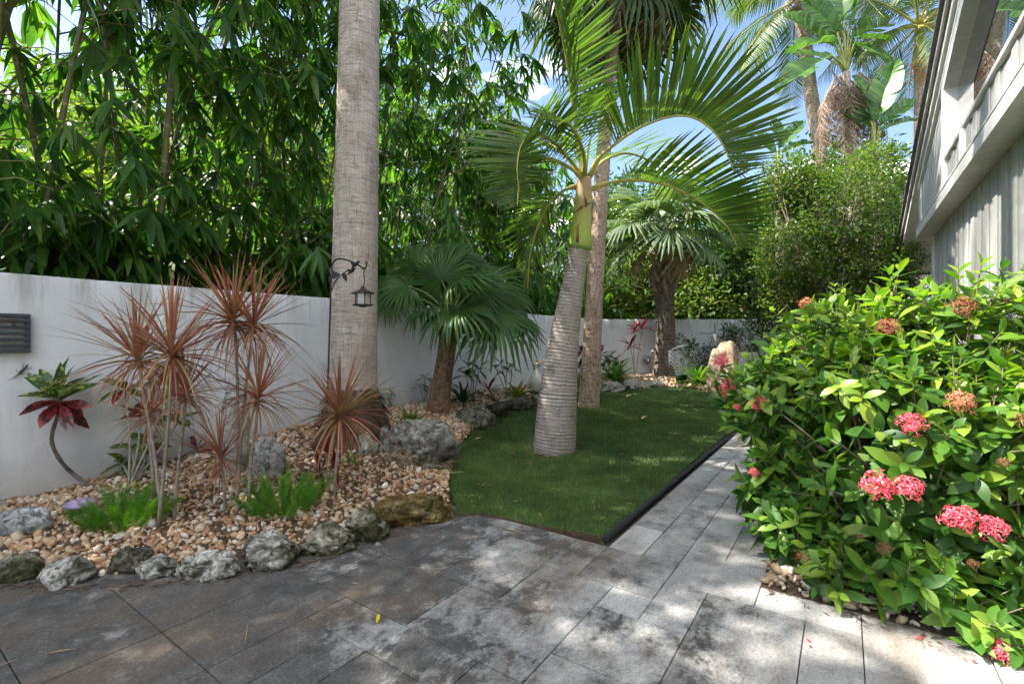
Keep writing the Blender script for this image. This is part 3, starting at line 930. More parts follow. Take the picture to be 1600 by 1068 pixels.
# bodies
LV = HV + .17                                            # the lower wall stands back under the upper storey
hpart('wall', MT['inside'], (-3, LV+.05, -.05), (9.62, LV+.12, 2.78))
hpart('return_wall', MT['siding'], (9.62, LV+.06, -.05), (9.70, LV+3.5, 2.70))
hpart('recess_wall', MT['siding'], (9.70, HV+.75, -.05), (13.6, HV+.85, 2.60))
hpart('corner_board', MT['trim'], (9.58, LV-.03, -.05), (9.69, LV+.058, 2.786))
u = -1.2; k = 0
while u < 9.56:
    w = .152
    hpart('siding_board', MT['siding'], (u+.003, LV-(.014 if k % 2 else 0), 0), (min(u+w-.003, 9.575), LV+.045, 2.77), .004)
    u += w; k += 1
hpart('ledge', MT['trim'], (-1.5, HV-.035, 2.79), (9.8, LV+.05, 2.835))
hpart('ledge_face', MT['trim'], (-1.5, HV-.03, 2.838), (9.8, HV+.0, 2.93))
hpart('ledge_top', MT['trim'], (-1.5, HV-.035, 2.933), (9.8, HV+.05, 2.955))
# upper half wall and gable siding
CAP = 3.28
u = -1.2
while u < 7.3:
    hpart('siding_board', MT['siding'], (u+.003, HV+.012-(.010 if int(u*100) % 2 else 0), 2.96), (u+.149, HV+.045, CAP-.03), .004); u += .152
hpart('upper_wall', MT['inside'], (-1.2, HV+.05, 2.96), (7.30, HV+.12, CAP-.03))
hpart('rail_cap', MT['trim'], (-1.5, HV-.02, CAP-.026), (7.31, HV+.2, CAP+.022))
hpart('window_post', MT['trim_white'], (6.27, HV-.03, 2.958), (6.37, HV+.010, CAP-.03))
hpart('window_post', MT['trim_white'], (7.315, HV-.03, 2.958), (7.41, HV+.22, 4.09))
u = 7.415; k = 0
while u < 9.7:
    zt = min(zr(u+.14), zr(u)) - .25
    if zt > 3.0: hpart('siding_board', MT['siding'], (u+.005, HV+.006, 2.96), (u+.147, HV+.05, zt), .006)
    u += .152
hpart('corner_board', MT['trim_white'], (9.42, HV-.012, 2.958), (9.50, HV+.004, zr(9.5)-.2))
def rake(name, mat, v0, v1, d0, d1, u0, u1, parent=None):
    """board that follows the roof slope, d0..d1 below the rake line"""
    V = []
    for uu_ in (u0, u1):
        for (v, d) in ((v0, d0), (v1, d0), (v1, d1), (v0, d1)):
            V.append(UV(uu_, v, zr(uu_) - d))
    return obj(name, mesh(name, V, [(0,1,2,3), (7,6,5,4), (0,4,5,1), (1,5,6,2), (2,6,7,3), (3,7,4,0)], mat), parent or house)
roof = rake('roof', MT['shingle'], HV-.14, HV+6, -.03, .0, 1.0, 13.4)
rake('fascia', MT['trim'], HV-.10, HV-.065, .003, .085, 1.0, 13.3, roof)
rake('fascia', MT['shingle'], HV-.075, HV-.045, .088, .115, 1.0, 13.28, roof)
rake('fascia', MT['trim'], HV-.062, HV-.03, .118, .21, 1.0, 13.26, roof)
rake('fascia', MT['trim_white'], HV-.03, HV+.002, .213, .29, 1.0, 9.6, roof)
rake('soffit', MT['trim'], HV-.028, HV+6, .003, .04, 1.0, 13.2, roof)
rake('window_header', MT['trim'], HV-.025, HV+.22, .295, .43, 1.0, 7.46)
win = obj('window', MB().bbox(*hbox((-1.0, HV+.10, CAP+.024), (7.313, HV+.11, 6.2)), .001, RZ).mesh('window', MT['glass']), house)
hpart('window_backing', MT['inside'], (-1.0, HV+.3, CAP-.2), (7.4, HV+.34, 3.9))

# ---- black edging bar along the lawn
e0, e1 = UV(2.70, -1.185), UV(6.25, -1.185)
mb = MB()
n = 40
pr = [(-.017, 0), (-.017, .022), (-.011, .030), (.007, .031), (.017, .022), (.018, 0)]
V = []; Fc = []
for i in range(n+1):
    p = e0.lerp(e1, i/n) + BX * (.006*mn.noise(Vector((i*.4, 2, 0))))
    for (o, z) in pr: V.append(p + BX*o + Vector((0, 0, z + .004 + .002*mn.noise(Vector((i*.5, 8, z))))))
m = len(pr)
for i in range(n):
    for k in range(m): Fc.append((i*m+k, i*m+(k+1) % m, (i+1)*m+(k+1) % m, (i+1)*m+k))
Fc += [tuple(range(m))[::-1], tuple(n*m+k for k in range(m))]
tag(obj('lawn_edging', mesh('lawn_edging', V, Fc, MT['rubber'])), 'long black rubber edging bar between lawn and paved path', 'edging')

# ================================================================== ROCKS
def rock_mesh(name, rx, ry, rz, mat, seed, sub=4, rough=1.0, lump=1.0):
    V, Fc = ico(sub)
    o = Vector((seed*3.7, seed*1.9, seed*5.3))
    out = []
    for v in V:
        p = Vector(v)
        r = 1 + .34*lump*mn.noise(p*1.25+o) + .20*lump*mn.noise(p*2.6+o) + rough*(.12*mn.noise(p*5.0+o) - .10*max(0, .22-abs(mn.noise(p*4.2-o)))/.22*.6 - .05*max(0, .2-abs(mn.noise(p*9+o)))/.2 + .05*mn.noise(p*13+o))
        # a few flattened facets
        q = p * r
        for k in range(3):
            d = Vector((math.sin(seed*7+k*2.1), math.cos(seed*5+k*3.3), math.sin(seed*3+k*1.7)+.5)).normalized()
            e = q.dot(d) - .80
            if e > 0: q -= d * e * .75
        z = q.z
        if z < -.55: z = -.55 + (z+.55)*.2
        out.append((q.x*rx, q.y*ry, (z+.5)/1.4*rz))
    return mesh(name, out, Fc, mat, True)
def rock(label, x, yb, w, h, mat, seed, name='border_rock', dep=.8, place='g', rot=0.0, sub=4, rough=1.0, lump=1.0, group=None, cat='rock'):
    p = {'g': lambda: G(x, yb), 'l': lambda: GL(x, yb), 'b': lambda: BP(x, yb)}[place]()
    s = p.y / F
    if name == 'border_rock': w *= .92; h *= .68
    rx = w*s/2; ry = rx*dep
    back = Vector((p.x, p.y, 0)).normalized() * ry * .8
    me = rock_mesh(name, rx, ry, h*s*1.06, mat, seed, sub, rough, lump)
    o = obj(name, me, None, Matrix.Translation(p + back - Vector((0, 0, .01))) @ Matrix.Rotation(rot, 4, 'Z'))
    return tag(o, label, cat, group)
BG = 'limestone rocks edging the planting bed'
RM = MT
rock('dark mossy limestone rock at the left end of the stone border', 32, 908, 74, 56, RM['rock_moss'], 1, group=BG)
rock('pale rounded limestone rock second from the left in the stone border', 106, 915, 80, 54, RM['rock_pale'], 2, group=BG)
rock('small dark rock leaning in the border between two pale stones', 203, 894, 62, 46, RM['rock_dark'], 3, group=BG)
rock('small pale rock beside the small dark leaning rock', 247, 902, 62, 40, RM['rock_pale'], 4, group=BG)
rock('long low pale pitted rock in the middle of the stone border', 322, 906, 108, 50, RM['rock_pale'], 5, group=BG, dep=.55, sub=5)
rock('tall round pale and mossy rock below the green foxtail fern', 421, 889, 86, 72, RM['rock_pale'], 6, group=BG, sub=5)
rock('low oval mossy rock right of the tall round rock', 511, 868, 92, 50, RM['rock_moss'], 7, group=BG, sub=5)
rock('round pitted rock against the ochre rock', 573, 847, 70, 64, RM['rock_moss'], 8, group=BG, sub=5)
rock('long ochre and moss coloured rock at the patio corner', 650, 822, 150, 62, RM['rock_ochre'], 9, group=BG, dep=.42, rot=.3, sub=5, lump=1.3)
rock('brown mossy rock propping the front of the grey boulder', 640, 758, 120, 66, RM['boulder_tan'], 10, place='g', dep=.6, sub=5, lump=1.1)
rock('large grey veined boulder at the edge of the lawn', 656, 724, 124, 60, RM['boulder'], 12, name='boulder', place='b', dep=.75, sub=5, rough=.5, lump=.7, cat='boulder')
rock('white flat-topped rock at the left edge of the photo', 36, 832, 88, 50, RM['rock_white'], 13, place='b', rough=.45, lump=.8)
rock('small pointed grey stone at the foot of the tall palm', 572, 707, 30, 30, RM['rock_pale'], 14, name='stone', place='b', lump=1.3, cat='stone')
rock('thin upright grey stone between palm foot and boulder', 601, 703, 18, 30, RM['boulder'], 15, name='stone', place='b', lump=1.2, cat='stone')
rock('dark brown border rock just behind the grey boulder', 697, 668, 66, 28, RM['rock_dark'], 16, place='l', group=BG)
rock('pitted brown border rock nearest the young fan palm', 742, 672, 84, 42, RM['rock_moss'], 17, place='l', group=BG)
rock('dark border rock below the white urn, left one', 775, 652, 50, 30, RM['rock_dark'], 18, place='l', group=BG)
rock('dark pitted border rock below the white urn, right one', 812, 642, 56, 26, RM['rock_dark'], 19, place='l', group=BG)
rock('low border rock half hidden by the ringed palm trunk', 846, 634, 46, 22, RM['rock_moss'], 20, place='l', group=BG)
rock('pale border rock just right of the slim palm trunk', 955, 613, 50, 24, RM['rock_pale'], 21, place='l', group=BG)
rock('pale low border rock in front of the tall cordyline', 992, 609, 46, 20, RM['rock_pale'], 22, place='l', group=BG)
rock('small pale border rock left of the dark palm trunk', 1020, 606, 34, 16, RM['rock_pale'], 23, place='l', group=BG)
rock('upright tan boulder beside the flowering shrub at the back', 1132, 616, 52, 72, RM['rock_tan'], 24, name='boulder', place='l', dep=.7, rough=.4, lump=.8, cat='boulder')
rock('flat-lying small brown stone at the right of the path edge', 1305, 935, 20, 10, RM['rock_tan'], 27, name='stone', cat='stone', rough=.3)
rock('white stone lying under the flowering shrub', 1376, 938, 18, 15, RM['rock_white'], 28, name='stone', cat='stone', rough=.3)
rock('white stone on the patio beside the round pitted rock', 591, 853, 9, 8, RM['rock_white'], 29, name='stone', cat='stone', rough=.3)

# the weathered pale upright stone behind the dracaenas and the block at its foot
p = BP(368, 738)
tag(obj('upright_stone', rock_mesh('upright_stone', .10, .09, .72, MT['rock_white'], 31, 4, .9, .8), None, Matrix.Translation(p)), 'weathered grey white upright stone behind the dracaenas', 'stone')
p = BP(418, 738)
tag(obj('stone_block', rock_mesh('stone_block', .13, .10, .27, MT['rock_white'], 32, 4, .6, .5), None, Matrix.Translation(p)), 'pale block of stone at the foot of the upright stone', 'stone')

# ================================================================== PALM BUILDERS
def trunk(name, pts, rads, mat, parent, seg=40, step=.012, ring=.0, ring_len=.03, rough=.0, flare=None):
    L = sum((Vector(b)-Vector(a)).length for a, b in zip(pts[:-1], pts[1:]))
    n = max(12, int(L/step))
    P = spline(pts, n)
    tt = np.linspace(0, 1, len(rads))
    rs = []
    l = 0
    for i in range(n):
        t = i/(n-1)
        r = float(np.interp(t, tt, rads))
        l = t*L
        if ring:
            ph = (l/ring_len + .35*mn.noise(Vector((l*4, seg, 0)))) % 1.0
            r *= 1 + ring*(1 - ph)*(.6+.8*mn.noise(Vector((l*2, 5, 0)))) - (ring*1.2 if ph > .86 else 0)
        rs.append(r)
    V, Fc, U = tube(P, rs, seg)
    if rough:
        V2 = []
        for i, v in enumerate(V):
            c = P[i//seg]; d = v - c
            V2.append(c + d*(1 + rough*mn.noise(Vector((d.x*9, d.y*9, v.z*5))) + rough*.5*mn.noise(v*22)))
        V = V2
    return obj(name, mesh(name, V, Fc, mat, True, U), parent)

def fan_blade(Rr=1.0, n=36, span=155, fused=.5, droop=.25, pleat=.035, seed=1, tipdroop=.2, cup=.15):
    r_ = random.Random(seed)
    V = []; Fc = []
    sp = rad(span)
    for k in range(n):
        t0 = -sp + 2*sp*k/n; t1 = -sp + 2*sp*(k+1)/n; tm = (t0+t1)/2
        rl = Rr * (.80 + .20*math.cos(tm*.5)) * r_.uniform(.93, 1.03)
        td = tipdroop * r_.uniform(.4, 1.6)
        tw = r_.uniform(-.03, .03)
        def P(r, a, z):
            x = math.sin(a)*r; y = math.cos(a)*r
            zz = -droop*(r/Rr)**2*Rr - cup*abs(math.sin(a))**2*r*.0 + cup*(1-math.cos(a))*r*.35
            return (x, y, zz + z)
        b = len(V)
        rf = fused*rl
        V += [P(.03, t0, 0), P(.03, tm, .004), P(.03, t1, 0),
              P(rf, t0, -pleat*.5), P(rf, tm, pleat*.5), P(rf, t1, -pleat*.5)]
        hw = (t1-t0)*.34
        r2 = rl*(fused+(1-fused)*.55)
        z2 = -td*.25*Rr
        V += [P(r2, tm-hw+tw, z2-pleat*.2), P(r2, tm+tw, z2+pleat*.3), P(r2, tm+hw+tw, z2-pleat*.2)]
        z3 = -td*Rr
        hw3 = (t1-t0)*.05
        V += [P(rl, tm-hw3+tw*2, z3), P(rl, tm+tw*2, z3+.002), P(rl, tm+hw3+tw*2, z3)]
        for q in range(3):
            a = b+q*3
            Fc += [(a, a+1, a+4, a+3), (a+1, a+2, a+5, a+4)]
    return np.array(V), np.array(Fc)

def leaflet_list(P, nl, Lmax, lift, fwd, width=.035, t0=.12, up=None, Lend=.35, side_bias=0, jitter=.06, tipfold=None, curlup=0.0, droopz=0.0):
    """matrices for leaflets down both sides of a rachis given by sampled points P"""
    out = []
    n = len(P)
    Zr = Vector((0, 0, 1))
    Sprev = None
    S_at = []
    for i in range(n):
        T = (P[min(i+1, n-1)] - P[max(i-1, 0)]).normalized()
        S = T.cross(up if up is not None else Zr)
        if S.length < .15 and Sprev is not None: S = Sprev.copy()
        if S.length < 1e-4: S = Vector((1, 0, 0))
        S.normalize()
        if Sprev is not None and S.dot(Sprev) < 0: S = -S
        Sprev = S
        S_at.append((T, S, S.cross(T).normalized()))
    for k in range(nl):
        t = t0 + (1-t0)*(k+.5)/nl
        x = t*(n-1); i = min(int(x), n-2); f = x-i
        p = P[i].lerp(P[i+1], f)
        T, S, Nn = S_at[min(int(round(x)), n-1)]
        env = min(1.0, (t-t0)/.12*.5+.5) * (1 if t < .7 else 1-(1-Lend)*((t-.7)/.3)**1.3)
        for s in (-1, 1):
            l = Lmax*env*R.uniform(.93, 1.05)
            a = rad(lift) + R.gauss(0, jitter)
            ff = fwd*(.7+.9*t) + R.gauss(0, jitter*.6)
            d = (S*s*math.cos(a) + Nn*math.sin(a) + T*ff + Vector((0, 0, -droopz))).normalized()
            z = d.cross(T)*(s)
            out.append((basis(p, d, z if z.length > .01 else Nn, (l*width/.035, l, l)), l))
    return out
LEAFLET = [leaf(1, .054, 5, .30, .14, .42, .02, .5), leaf(1, .050, 5, .26, .05, .46, .02, .5)]
LEAFLET_D = [leaf(1, .05, 4, .35, .35, .35, .02, .5), leaf(1, .05, 4, .30, .5, .4, .02, .5)]

# ------------------------------------------------------------------ tall grey palm on the left
base = BP(555, 690)
YB = base.y
tall = thing('tall_palm', 'tall palm with thick straight grey cross-hatched trunk beside the lantern', 'palm tree', base)
s = YB/F
pts = [base - Vector((0, 0, .15)), D(551, 640, YB), D(552, 560, YB), D(554, 450, YB), D(558, 250, YB), D(562, 0, YB), D(565, -300, YB), D(572, -1080, YB)]
trunk('trunk', pts, [42*s, 39*s, 36.5*s, 34.5*s, 32.5*s, 30*s, 28*s, 27*s], MT['bark_big'], tall, 56, .016, .012, .05, .006)
# flaring root mat
mb = MB()
prof = [(.40, -.12), (.385, .02), (.335, .10), (.295, .20), (.27, .32), (.25, .44), (.235, .52), (.20, .53)]
V = []; Fc = []; sg = 64
for (r, z) in prof:
    for k in range(sg):
        a = 2*math.pi*k/sg
        rr = r*(1 + .10*mn.noise(Vector((math.cos(a)*2, math.sin(a)*2, z*3))) + .05*mn.noise(Vector((math.cos(a)*9, math.sin(a)*9, z*9))))
        V.append((base.x - .02 + rr*math.cos(a), base.y + rr*math.sin(a), base.z + z))
for i in range(len(prof)-1):
    for k in range(sg): Fc.append((i*sg+k, i*sg+(k+1) % sg, (i+1)*sg+(k+1) % sg, (i+1)*sg+k))
obj('root_flare', mesh('root_flare', V, Fc, MT['rootmat'], True), tall)
rp = []
for k in range(520):
    a = R.uniform(0, 2*math.pi); z = R.uniform(0, .5)
    r = lerp_list([p_[1] for p_ in prof[:-1]], [p_[0] for p_ in prof[:-1]], z)*1.0
    d = Vector((math.cos(a)*.5+R.gauss(0, .3), math.sin(a)*.5+R.gauss(0, .3), -1))
    rp.append(basis((base.x - .02 + r*math.cos(a), base.y + r*math.sin(a), base.z+z), d, (math.cos(a), math.sin(a), .3), R.uniform(.06, .14)))
P, Fa = scatter(leaf(1, .10, 2, .5, -.15, .4, .2, .9), rp)
o = obj('rootlets', mesh('rootlets', P, Fa, MT['rootmat']), tall); o['kind'] = 'stuff'
ct = pts[-1]
for k in range(9):
    a = k*2*math.pi/9 + .3
    d = Vector((math.cos(a), math.sin(a), 0))
    Pq = spline([ct, ct + d*.6 + Vector((0, 0, .75)), ct + d*1.5 + Vector((0, 0, .8)), ct + d*2.3 + Vector((0, 0, .2))], 16)
    fr = obj('frond', MB().tube(Pq, [.03*(1-i/18) for i in range(16)], 6).mesh('frond', MT['petiole'], True), tall)
    LL = leaflet_list(Pq, 36, .55, 20, .5, .05)
    P, Fa = scatter(LEAFLET_D[0], [m_ for m_, _ in LL])
    obj('leaflets', mesh('leaflets', P, Fa, MT['coco'], True), fr)['kind'] = 'stuff'

# ------------------------------------------------------------------ spindle palm on the lawn
base = GL(866, 712)
base += Vector((0, .2, .0)); YB = base.y
s = YB/F
spin = thing('spindle_palm', 'palm with swollen ringed grey trunk and green crownshaft standing on the lawn', 'palm tree', base)
pts = [Vector((D(865, 718, YB).x, YB, -.02)), D(867, 690, YB), D(870, 640, YB), D(876, 570, YB), D(886, 500, YB), D(896, 440, YB), D(904, 388, YB)]
trunk('trunk', pts, [31*s, 32.5*s, 31.5*s, 28.5*s, 24*s, 19.5*s, 16.5*s, 15*s], MT['bark_spindle'], spin, 56, .007, .022, .034, .006)
def shaft_mat():
    m, nt, b = new_mat('crownshaft'); n = N(nt)
    su = n.node('ShaderNodeSeparateXYZ'); n.link(n.coord('UV'), su.inputs[0])
    c = n.ramp(n.math('ADD', n.math('MULTIPLY', su.outputs['Y'], 1.4), n.math('MULTIPLY', n.noise(n.coord('Pos'), 9, 4), .25)), [(.08, (.20, .30, .06)), (.35, (.36, .44, .07)), (.7, (.48, .47, .14)), (1, (.46, .33, .17))])
    c = n.mix(n.ramp(n.noise(n.coord('Pos'), 26, 5), [(.6, 0), (.72, .6)]), c, (.20, .10, .05))
    n.link(c, b.inputs['Base Color']); b.inputs['Roughness'].default_value = .38
    return m
MT['shaft'] = shaft_mat()
V, Fc, U = tube(spline([D(904, 391, YB), D(906, 380, YB), D(908, 360, YB), D(910, 330, YB), D(912, 300, YB), D(913, 278, YB)], 40),
                list(np.interp(np.linspace(0, 1, 40), [0, .03, .08, .15, .24, .36, .55, .8, 1], [14.5*s, 17*s, 19.2*s, 20*s, 18.8*s, 16.5*s, 14.2*s, 12.5*s, 11*s])), 32)
cs = obj('crownshaft', mesh('crownshaft', V, Fc, MT['shaft'], True, U), spin)
MT['bract'] = plain('bract_brown', (.22, .10, .06), .7, .4, 30, bump=.2)
for (x, y, dx, dy) in ((902, 378, 1, -28), (916, 318, -3, -14), (910, 322, -14, 12), (914, 322, 10, -6)):
    a = D(x, y, YB - .14); b = D(x+dx, y+dy, YB - .13)
    obj('bract', MB().tube([a, a.lerp(b, .5) + Vector((0, -.012, 0)), b], [.016, .010, .002], 6).mesh('bract', MT['bract'], True), spin)
# fronds: rachis given at picture points with depth offsets from the crown
C0 = YB
fronds = [  # points (x, y, dY), leaflets per side, leaflet length m, lift deg, forward, up
    ([(921, 276, 0), (935, 248, -.10), (960, 226, -.22), (995, 202, -.34), (1036, 185, -.42), (1069, 181, -.46), (1094, 189, -.48), (1119, 210, -.50), (1135, 238, -.50), (1146, 268, -.5)], 66, .80, 50, .26),
    ([(922, 296, 0), (954, 285, .05), (995, 282, .12), (1036, 288, .18), (1078, 305, .22), (1110, 327, .22), (1135, 352, .2), (1152, 386, .2)], 60, .74, 40, .40),
    ([(912, 282, 0), (896, 256, -.15), (866, 224, -.40), (838, 210, -.60), (816, 226, -.78), (808, 262, -.88), (812, 300, -.9)], 74, .56, 36, .22),
    ([(906, 290, 0), (880, 298, .05), (855, 322, .12), (838, 360, .2), (828, 400, .22), (824, 450, .22)], 50, .55, 8, .50),
    ([(912, 276, 0), (902, 220, .02), (896, 170, .0), (888, 110, -.1), (878, 55, -.25), (866, 0, -.45), (850, -60, -.7), (836, -110, -.95)], 66, .80, 35, .30),
    ([(914, 278, 0), (912, 240, -.35), (898, 205, -.75), (884, 190, -1.05), (872, 195, -1.30)], 34, .48, 30, .40),
    ([(918, 280, 0), (945, 250, .35), (985, 240, .7), (1030, 262, 1.0), (1065, 310, 1.2), (1085, 370, 1.3)], 34, .55, 15, .45),
    ([(912, 280, 0), (890, 262, -.2), (858, 248, -.5), (826, 256, -.75), (812, 286, -.85), (808, 322, -.9)], 52, .40, 25, .35),
    ([(910, 278, 0), (880, 240, .4), (850, 225, .8), (815, 250, 1.1), (800, 300, 1.3)], 32, .5, 12, .45),
]
lf_me = [mesh('leaflet', t[0], t[1], MT['frond'], True) for t in LEAFLET]
for k, (cp, nl, Lm, lift, fwd) in enumerate(fronds):
    P_ = spline([D(x, y, C0 + dy) for x, y, dy in cp], 40)
    fr = obj('frond', MB().tube(P_, [(.030 if i < 5 else .020)*(1-.75*i/40) for i in range(40)], 8).mesh('frond', MT['rachis'], True), spin)
    up = Vector((.75, -.62, .2)) if k == 4 else None
    for M_, l in leaflet_list(P_, nl, Lm, lift, fwd, .036, .22 if k < 4 else .15, up):
        obj('leaflet', lf_me[R.random() < .5], fr, M_)
sp = spline([D(913, 280, C0), D(920, 230, C0-.05), D(930, 190, C0-.06)], 12)
obj('spear', MB().tube(sp, [.022*(1-i/13) for i in range(12)], 8).mesh('spear', MT['shaft'], True), spin)

# ------------------------------------------------------------------ fan palms
def fan_leaf(parent, root, tip, up, size, blade_me, petmat, sub=True, prad=.012, name='fan_leaf'):
    """petiole from root to tip, blade at the tip pointing on outwards"""
    root = Vector(root); tip = Vector(tip)
    d = (tip - root)
    mid = root.lerp(tip, .5) + Vector((0, 0, d.length*.10))
    P_ = spline([root, mid, tip], 8)
    T = (P_[-1] - P_[-2]).normalized()
    M_ = basis(tip, T + Vector((0, 0, -.10)), up, size)
    bl = obj(name, blade_me, parent, M_)
    pm = MB().tube(P_, [prad*(1.5-.8*i/7) for i in range(8)], 6).mesh('petiole', petmat, True)
    obj('petiole', pm, bl)
    return bl
FB = [fan_blade(1, 36, 146, .44, .18, .038, i, .36) for i in range(4)]
fan_me = [mesh('fan_leaf', a, b, MT['fan']) for a, b in FB]
# young fan palm by the wall
base = BP(685, 642); YB = base.y; s = YB/F
yng = thing('young_fan_palm', 'short brown-trunked fan palm with broad dark green leaves by the wall', 'palm tree', base)
pts = [base - Vector((0, 0, .1)), D(687, 620, YB), D(693, 580, YB), D(698, 545, YB), D(702, 512, YB)]
trunk('trunk', pts, [18.5*s, 17*s, 15*s, 14*s, 14*s, 15*s], MT['bark_young'], yng, 40, .012, .02, .03, .01)
ct = D(705, 492, YB)
for k in range(14):
    a = k*2.4; d = Vector((math.cos(a), math.sin(a), 0))
    b0 = D(702, 515-(k % 3)*7, YB) + d*.13
    obj('leaf_base', MB().tube([b0 - Vector((0, 0, .07)), b0 + d*.02 + Vector((0, 0, .03)), b0 + d*.055 + Vector((0, 0, .13))], [.035, .038, .012], 6).mesh('leaf_base', MT['boot_red'], True), yng)
for (x, y, dy, size, ux, uy, uz) in [   # where each blade hangs (hub), depth offset, radius, facing
        (714, 484, -.55, .56, -.1, -.6, .75), (772, 492, -.35, .70, .25, -.55, .7), (636, 446, -.15, .52, -.45, -.5, .6), (676, 480, -.35, .46, -.4, -.5, .75),
        (748, 452, -.1, .60, .2, -.7, .6), (690, 436, .05, .58, -.2, -.8, .5), (652, 416, .25, .56, -.5, -.6, .5), (738, 425, .3, .56, .4, -.5, .6), (786, 460, .2, .56, .5, -.4, .6), (722, 440, -.5, .48, .2, -.8, .45),
        (612, 462, .1, .40, -.6, -.3, .5), (756, 512, .15, .44, .4, -.3, .6), (704, 404, .25, .5, 0, -.9, .3), (810, 500, -.1, .42, .6, -.4, .5)]:
    tip = D(x, y, YB+dy)
    fan_leaf(yng, ct + (tip-ct).normalized()*.05, tip, (ux, uy, uz), size, R.choice(fan_me), MT['petiole'])

# dark-trunked sabal palm at the back
base = D(1040, 594, 11.25); base.z = .24; YB = 11.25; s = YB/F
sab = thing('sabal_palm', 'fan palm with dark trunk and grey green leaves at the back wall', 'palm tree', base)
pts = [base - Vector((0, 0, .1)), D(1040, 585, YB), D(1040, 560, YB), D(1040, 520, YB), D(1039, 480, YB), D(1038, 440, YB), D(1037, 405, YB)]
trunk('trunk', pts, [20*s, 20*s, 16.5*s, 14.5*s, 14*s, 13.5*s, 14*s], MT['bark_dark'], sab, 40, .02, .02, .05, .012)
for k in range(30):
    a = k*2.4; d = Vector((math.cos(a), math.sin(a), 0)); z = k/30
    c = D(1037, 458 - 62*z, YB)
    b0 = c + d*.17
    sd = Vector((-d.y, d.x, 0))*(.11 if k % 2 else -.11)
    obj('leaf_base', MB().tube([b0 - Vector((0, 0, .10)), b0 + d*.05 + Vector((0, 0, .06)) + sd*.5, b0 + d*.12 + Vector((0, 0, .24)) + sd], [.06, .05, .028], 5).mesh('leaf_base', MT['boot'], True), sab)
blue_me = [mesh('fan_leaf', *fan_blade(1, 34, 140, .36, .22, .04, 10+i, .22), MT['fan_blue']) for i in range(3)]
dry_me = [mesh('fan_leaf', *fan_blade(1, 26, 110, .4, .35, .05, 20+i, .5), MT['fan_dry']) for i in range(2)]
ct = D(1037, 368, YB)
for k in range(19):
    a = k*2.399; el = rad(68 - 4.9*k)
    d = Vector((math.cos(a)*math.cos(el), math.sin(a)*math.cos(el), math.sin(el)))
    tip = ct + d*R.uniform(.75, 1.0)
    fan_leaf(sab, ct, tip, Vector((0, 0, 1)) + d*.2, R.uniform(.75, .95), R.choice(blue_me), MT['petiole'], prad=.014)
for k in range(3):
    a = k*2.2+.9; d = Vector((math.cos(a), math.sin(a), -.8))
    fan_leaf(sab, ct - Vector((0, 0, .15)), ct + d*.55, (d.x, d.y, .5), .6, R.choice(dry_me), MT['boot'])

# slim palm on the lawn with its high dark crown
base = GL(921, 636); YB = base.y+.12; s = YB/F
slim = thing('slim_fan_palm', 'tall palm with slender brown trunk behind the spindle palm', 'palm tree', base)
pts = [Vector((base.x, YB, base.z-.08)), D(922, 600, YB), D(926, 520, YB), D(931, 420, YB), D(938, 310, YB), D(946, 200, YB), D(956, 80, YB), D(966, -40, YB), D(970, -70, YB)]
trunk('trunk', pts, [17.5*s, 15.5*s, 14*s, 13*s, 12*s, 10.5*s, 10*s, 9.5*s, 9.5*s], MT['bark_slim'], slim, 36, .018, .015, .05, .008)
dark_me = [mesh('fan_leaf', *fan_blade(1, 38, 140, .34, .22, .045, 30+i, .26), MT['fan_dark']) for i in range(3)]
ct = D(962, -55, YB)
for k in range(26):
    a = k*2.399; el = rad(64 - 4.6*k)
    d = Vector((math.cos(a)*math.cos(el), math.sin(a)*math.cos(el), math.sin(el)))
    tip = ct + d*R.uniform(.85, 1.15)
    fan_leaf(slim, ct, tip, Vector((0, 0, 1)) + d*.2, R.uniform(.95, 1.2), R.choice(dark_me), MT['petiole'], prad=.016)
for k in range(3):
    a = k*2.1+.2; d = Vector((math.cos(a), math.sin(a), -1.0))
    fan_leaf(slim, ct - Vector((0, 0, .2)), ct + d*.7, (d.x, d.y, .4), .75, R.choice(dry_me), MT['boot'])

# ================================================================== BAMBOO BEHIND THE WALL
BLEAF = [leaf(1, .16, 3, .14, .22, .38, .01, .12), leaf(1, .15, 3, .10, .35, .35, .01, .12), leaf(1, .18, 3, .16, .12, .42, .01, .12)]
def cluster(c, d, size, nl, out):
    """leaves fanned from one twig tip, hanging"""
    d = Vector(d).normalized()
    side = d.cross(Vector((0, 0, 1)))
    if side.length < .1: side = Vector((1, 0, 0))
    side.normalize()
    nrm = side.cross(d).normalized()
    for k in range(nl):
        f = (k + .5)/nl*2 - 1
        a = f*rad(78) + R.gauss(0, .10)
        dd = d*math.cos(a) + side*math.sin(a) + Vector((0, 0, -.45 + R.gauss(0, .18))) + nrm*R.gauss(0, .12)
        L = size*(1 - .32*abs(f))*R.uniform(.8, 1.12)
        out.append(basis(c + d*R.uniform(-.03, .03), dd, nrm + Vector((R.gauss(0, .25), R.gauss(0, .25), .4)), (L*R.uniform(.85, 1.1), L, L)))
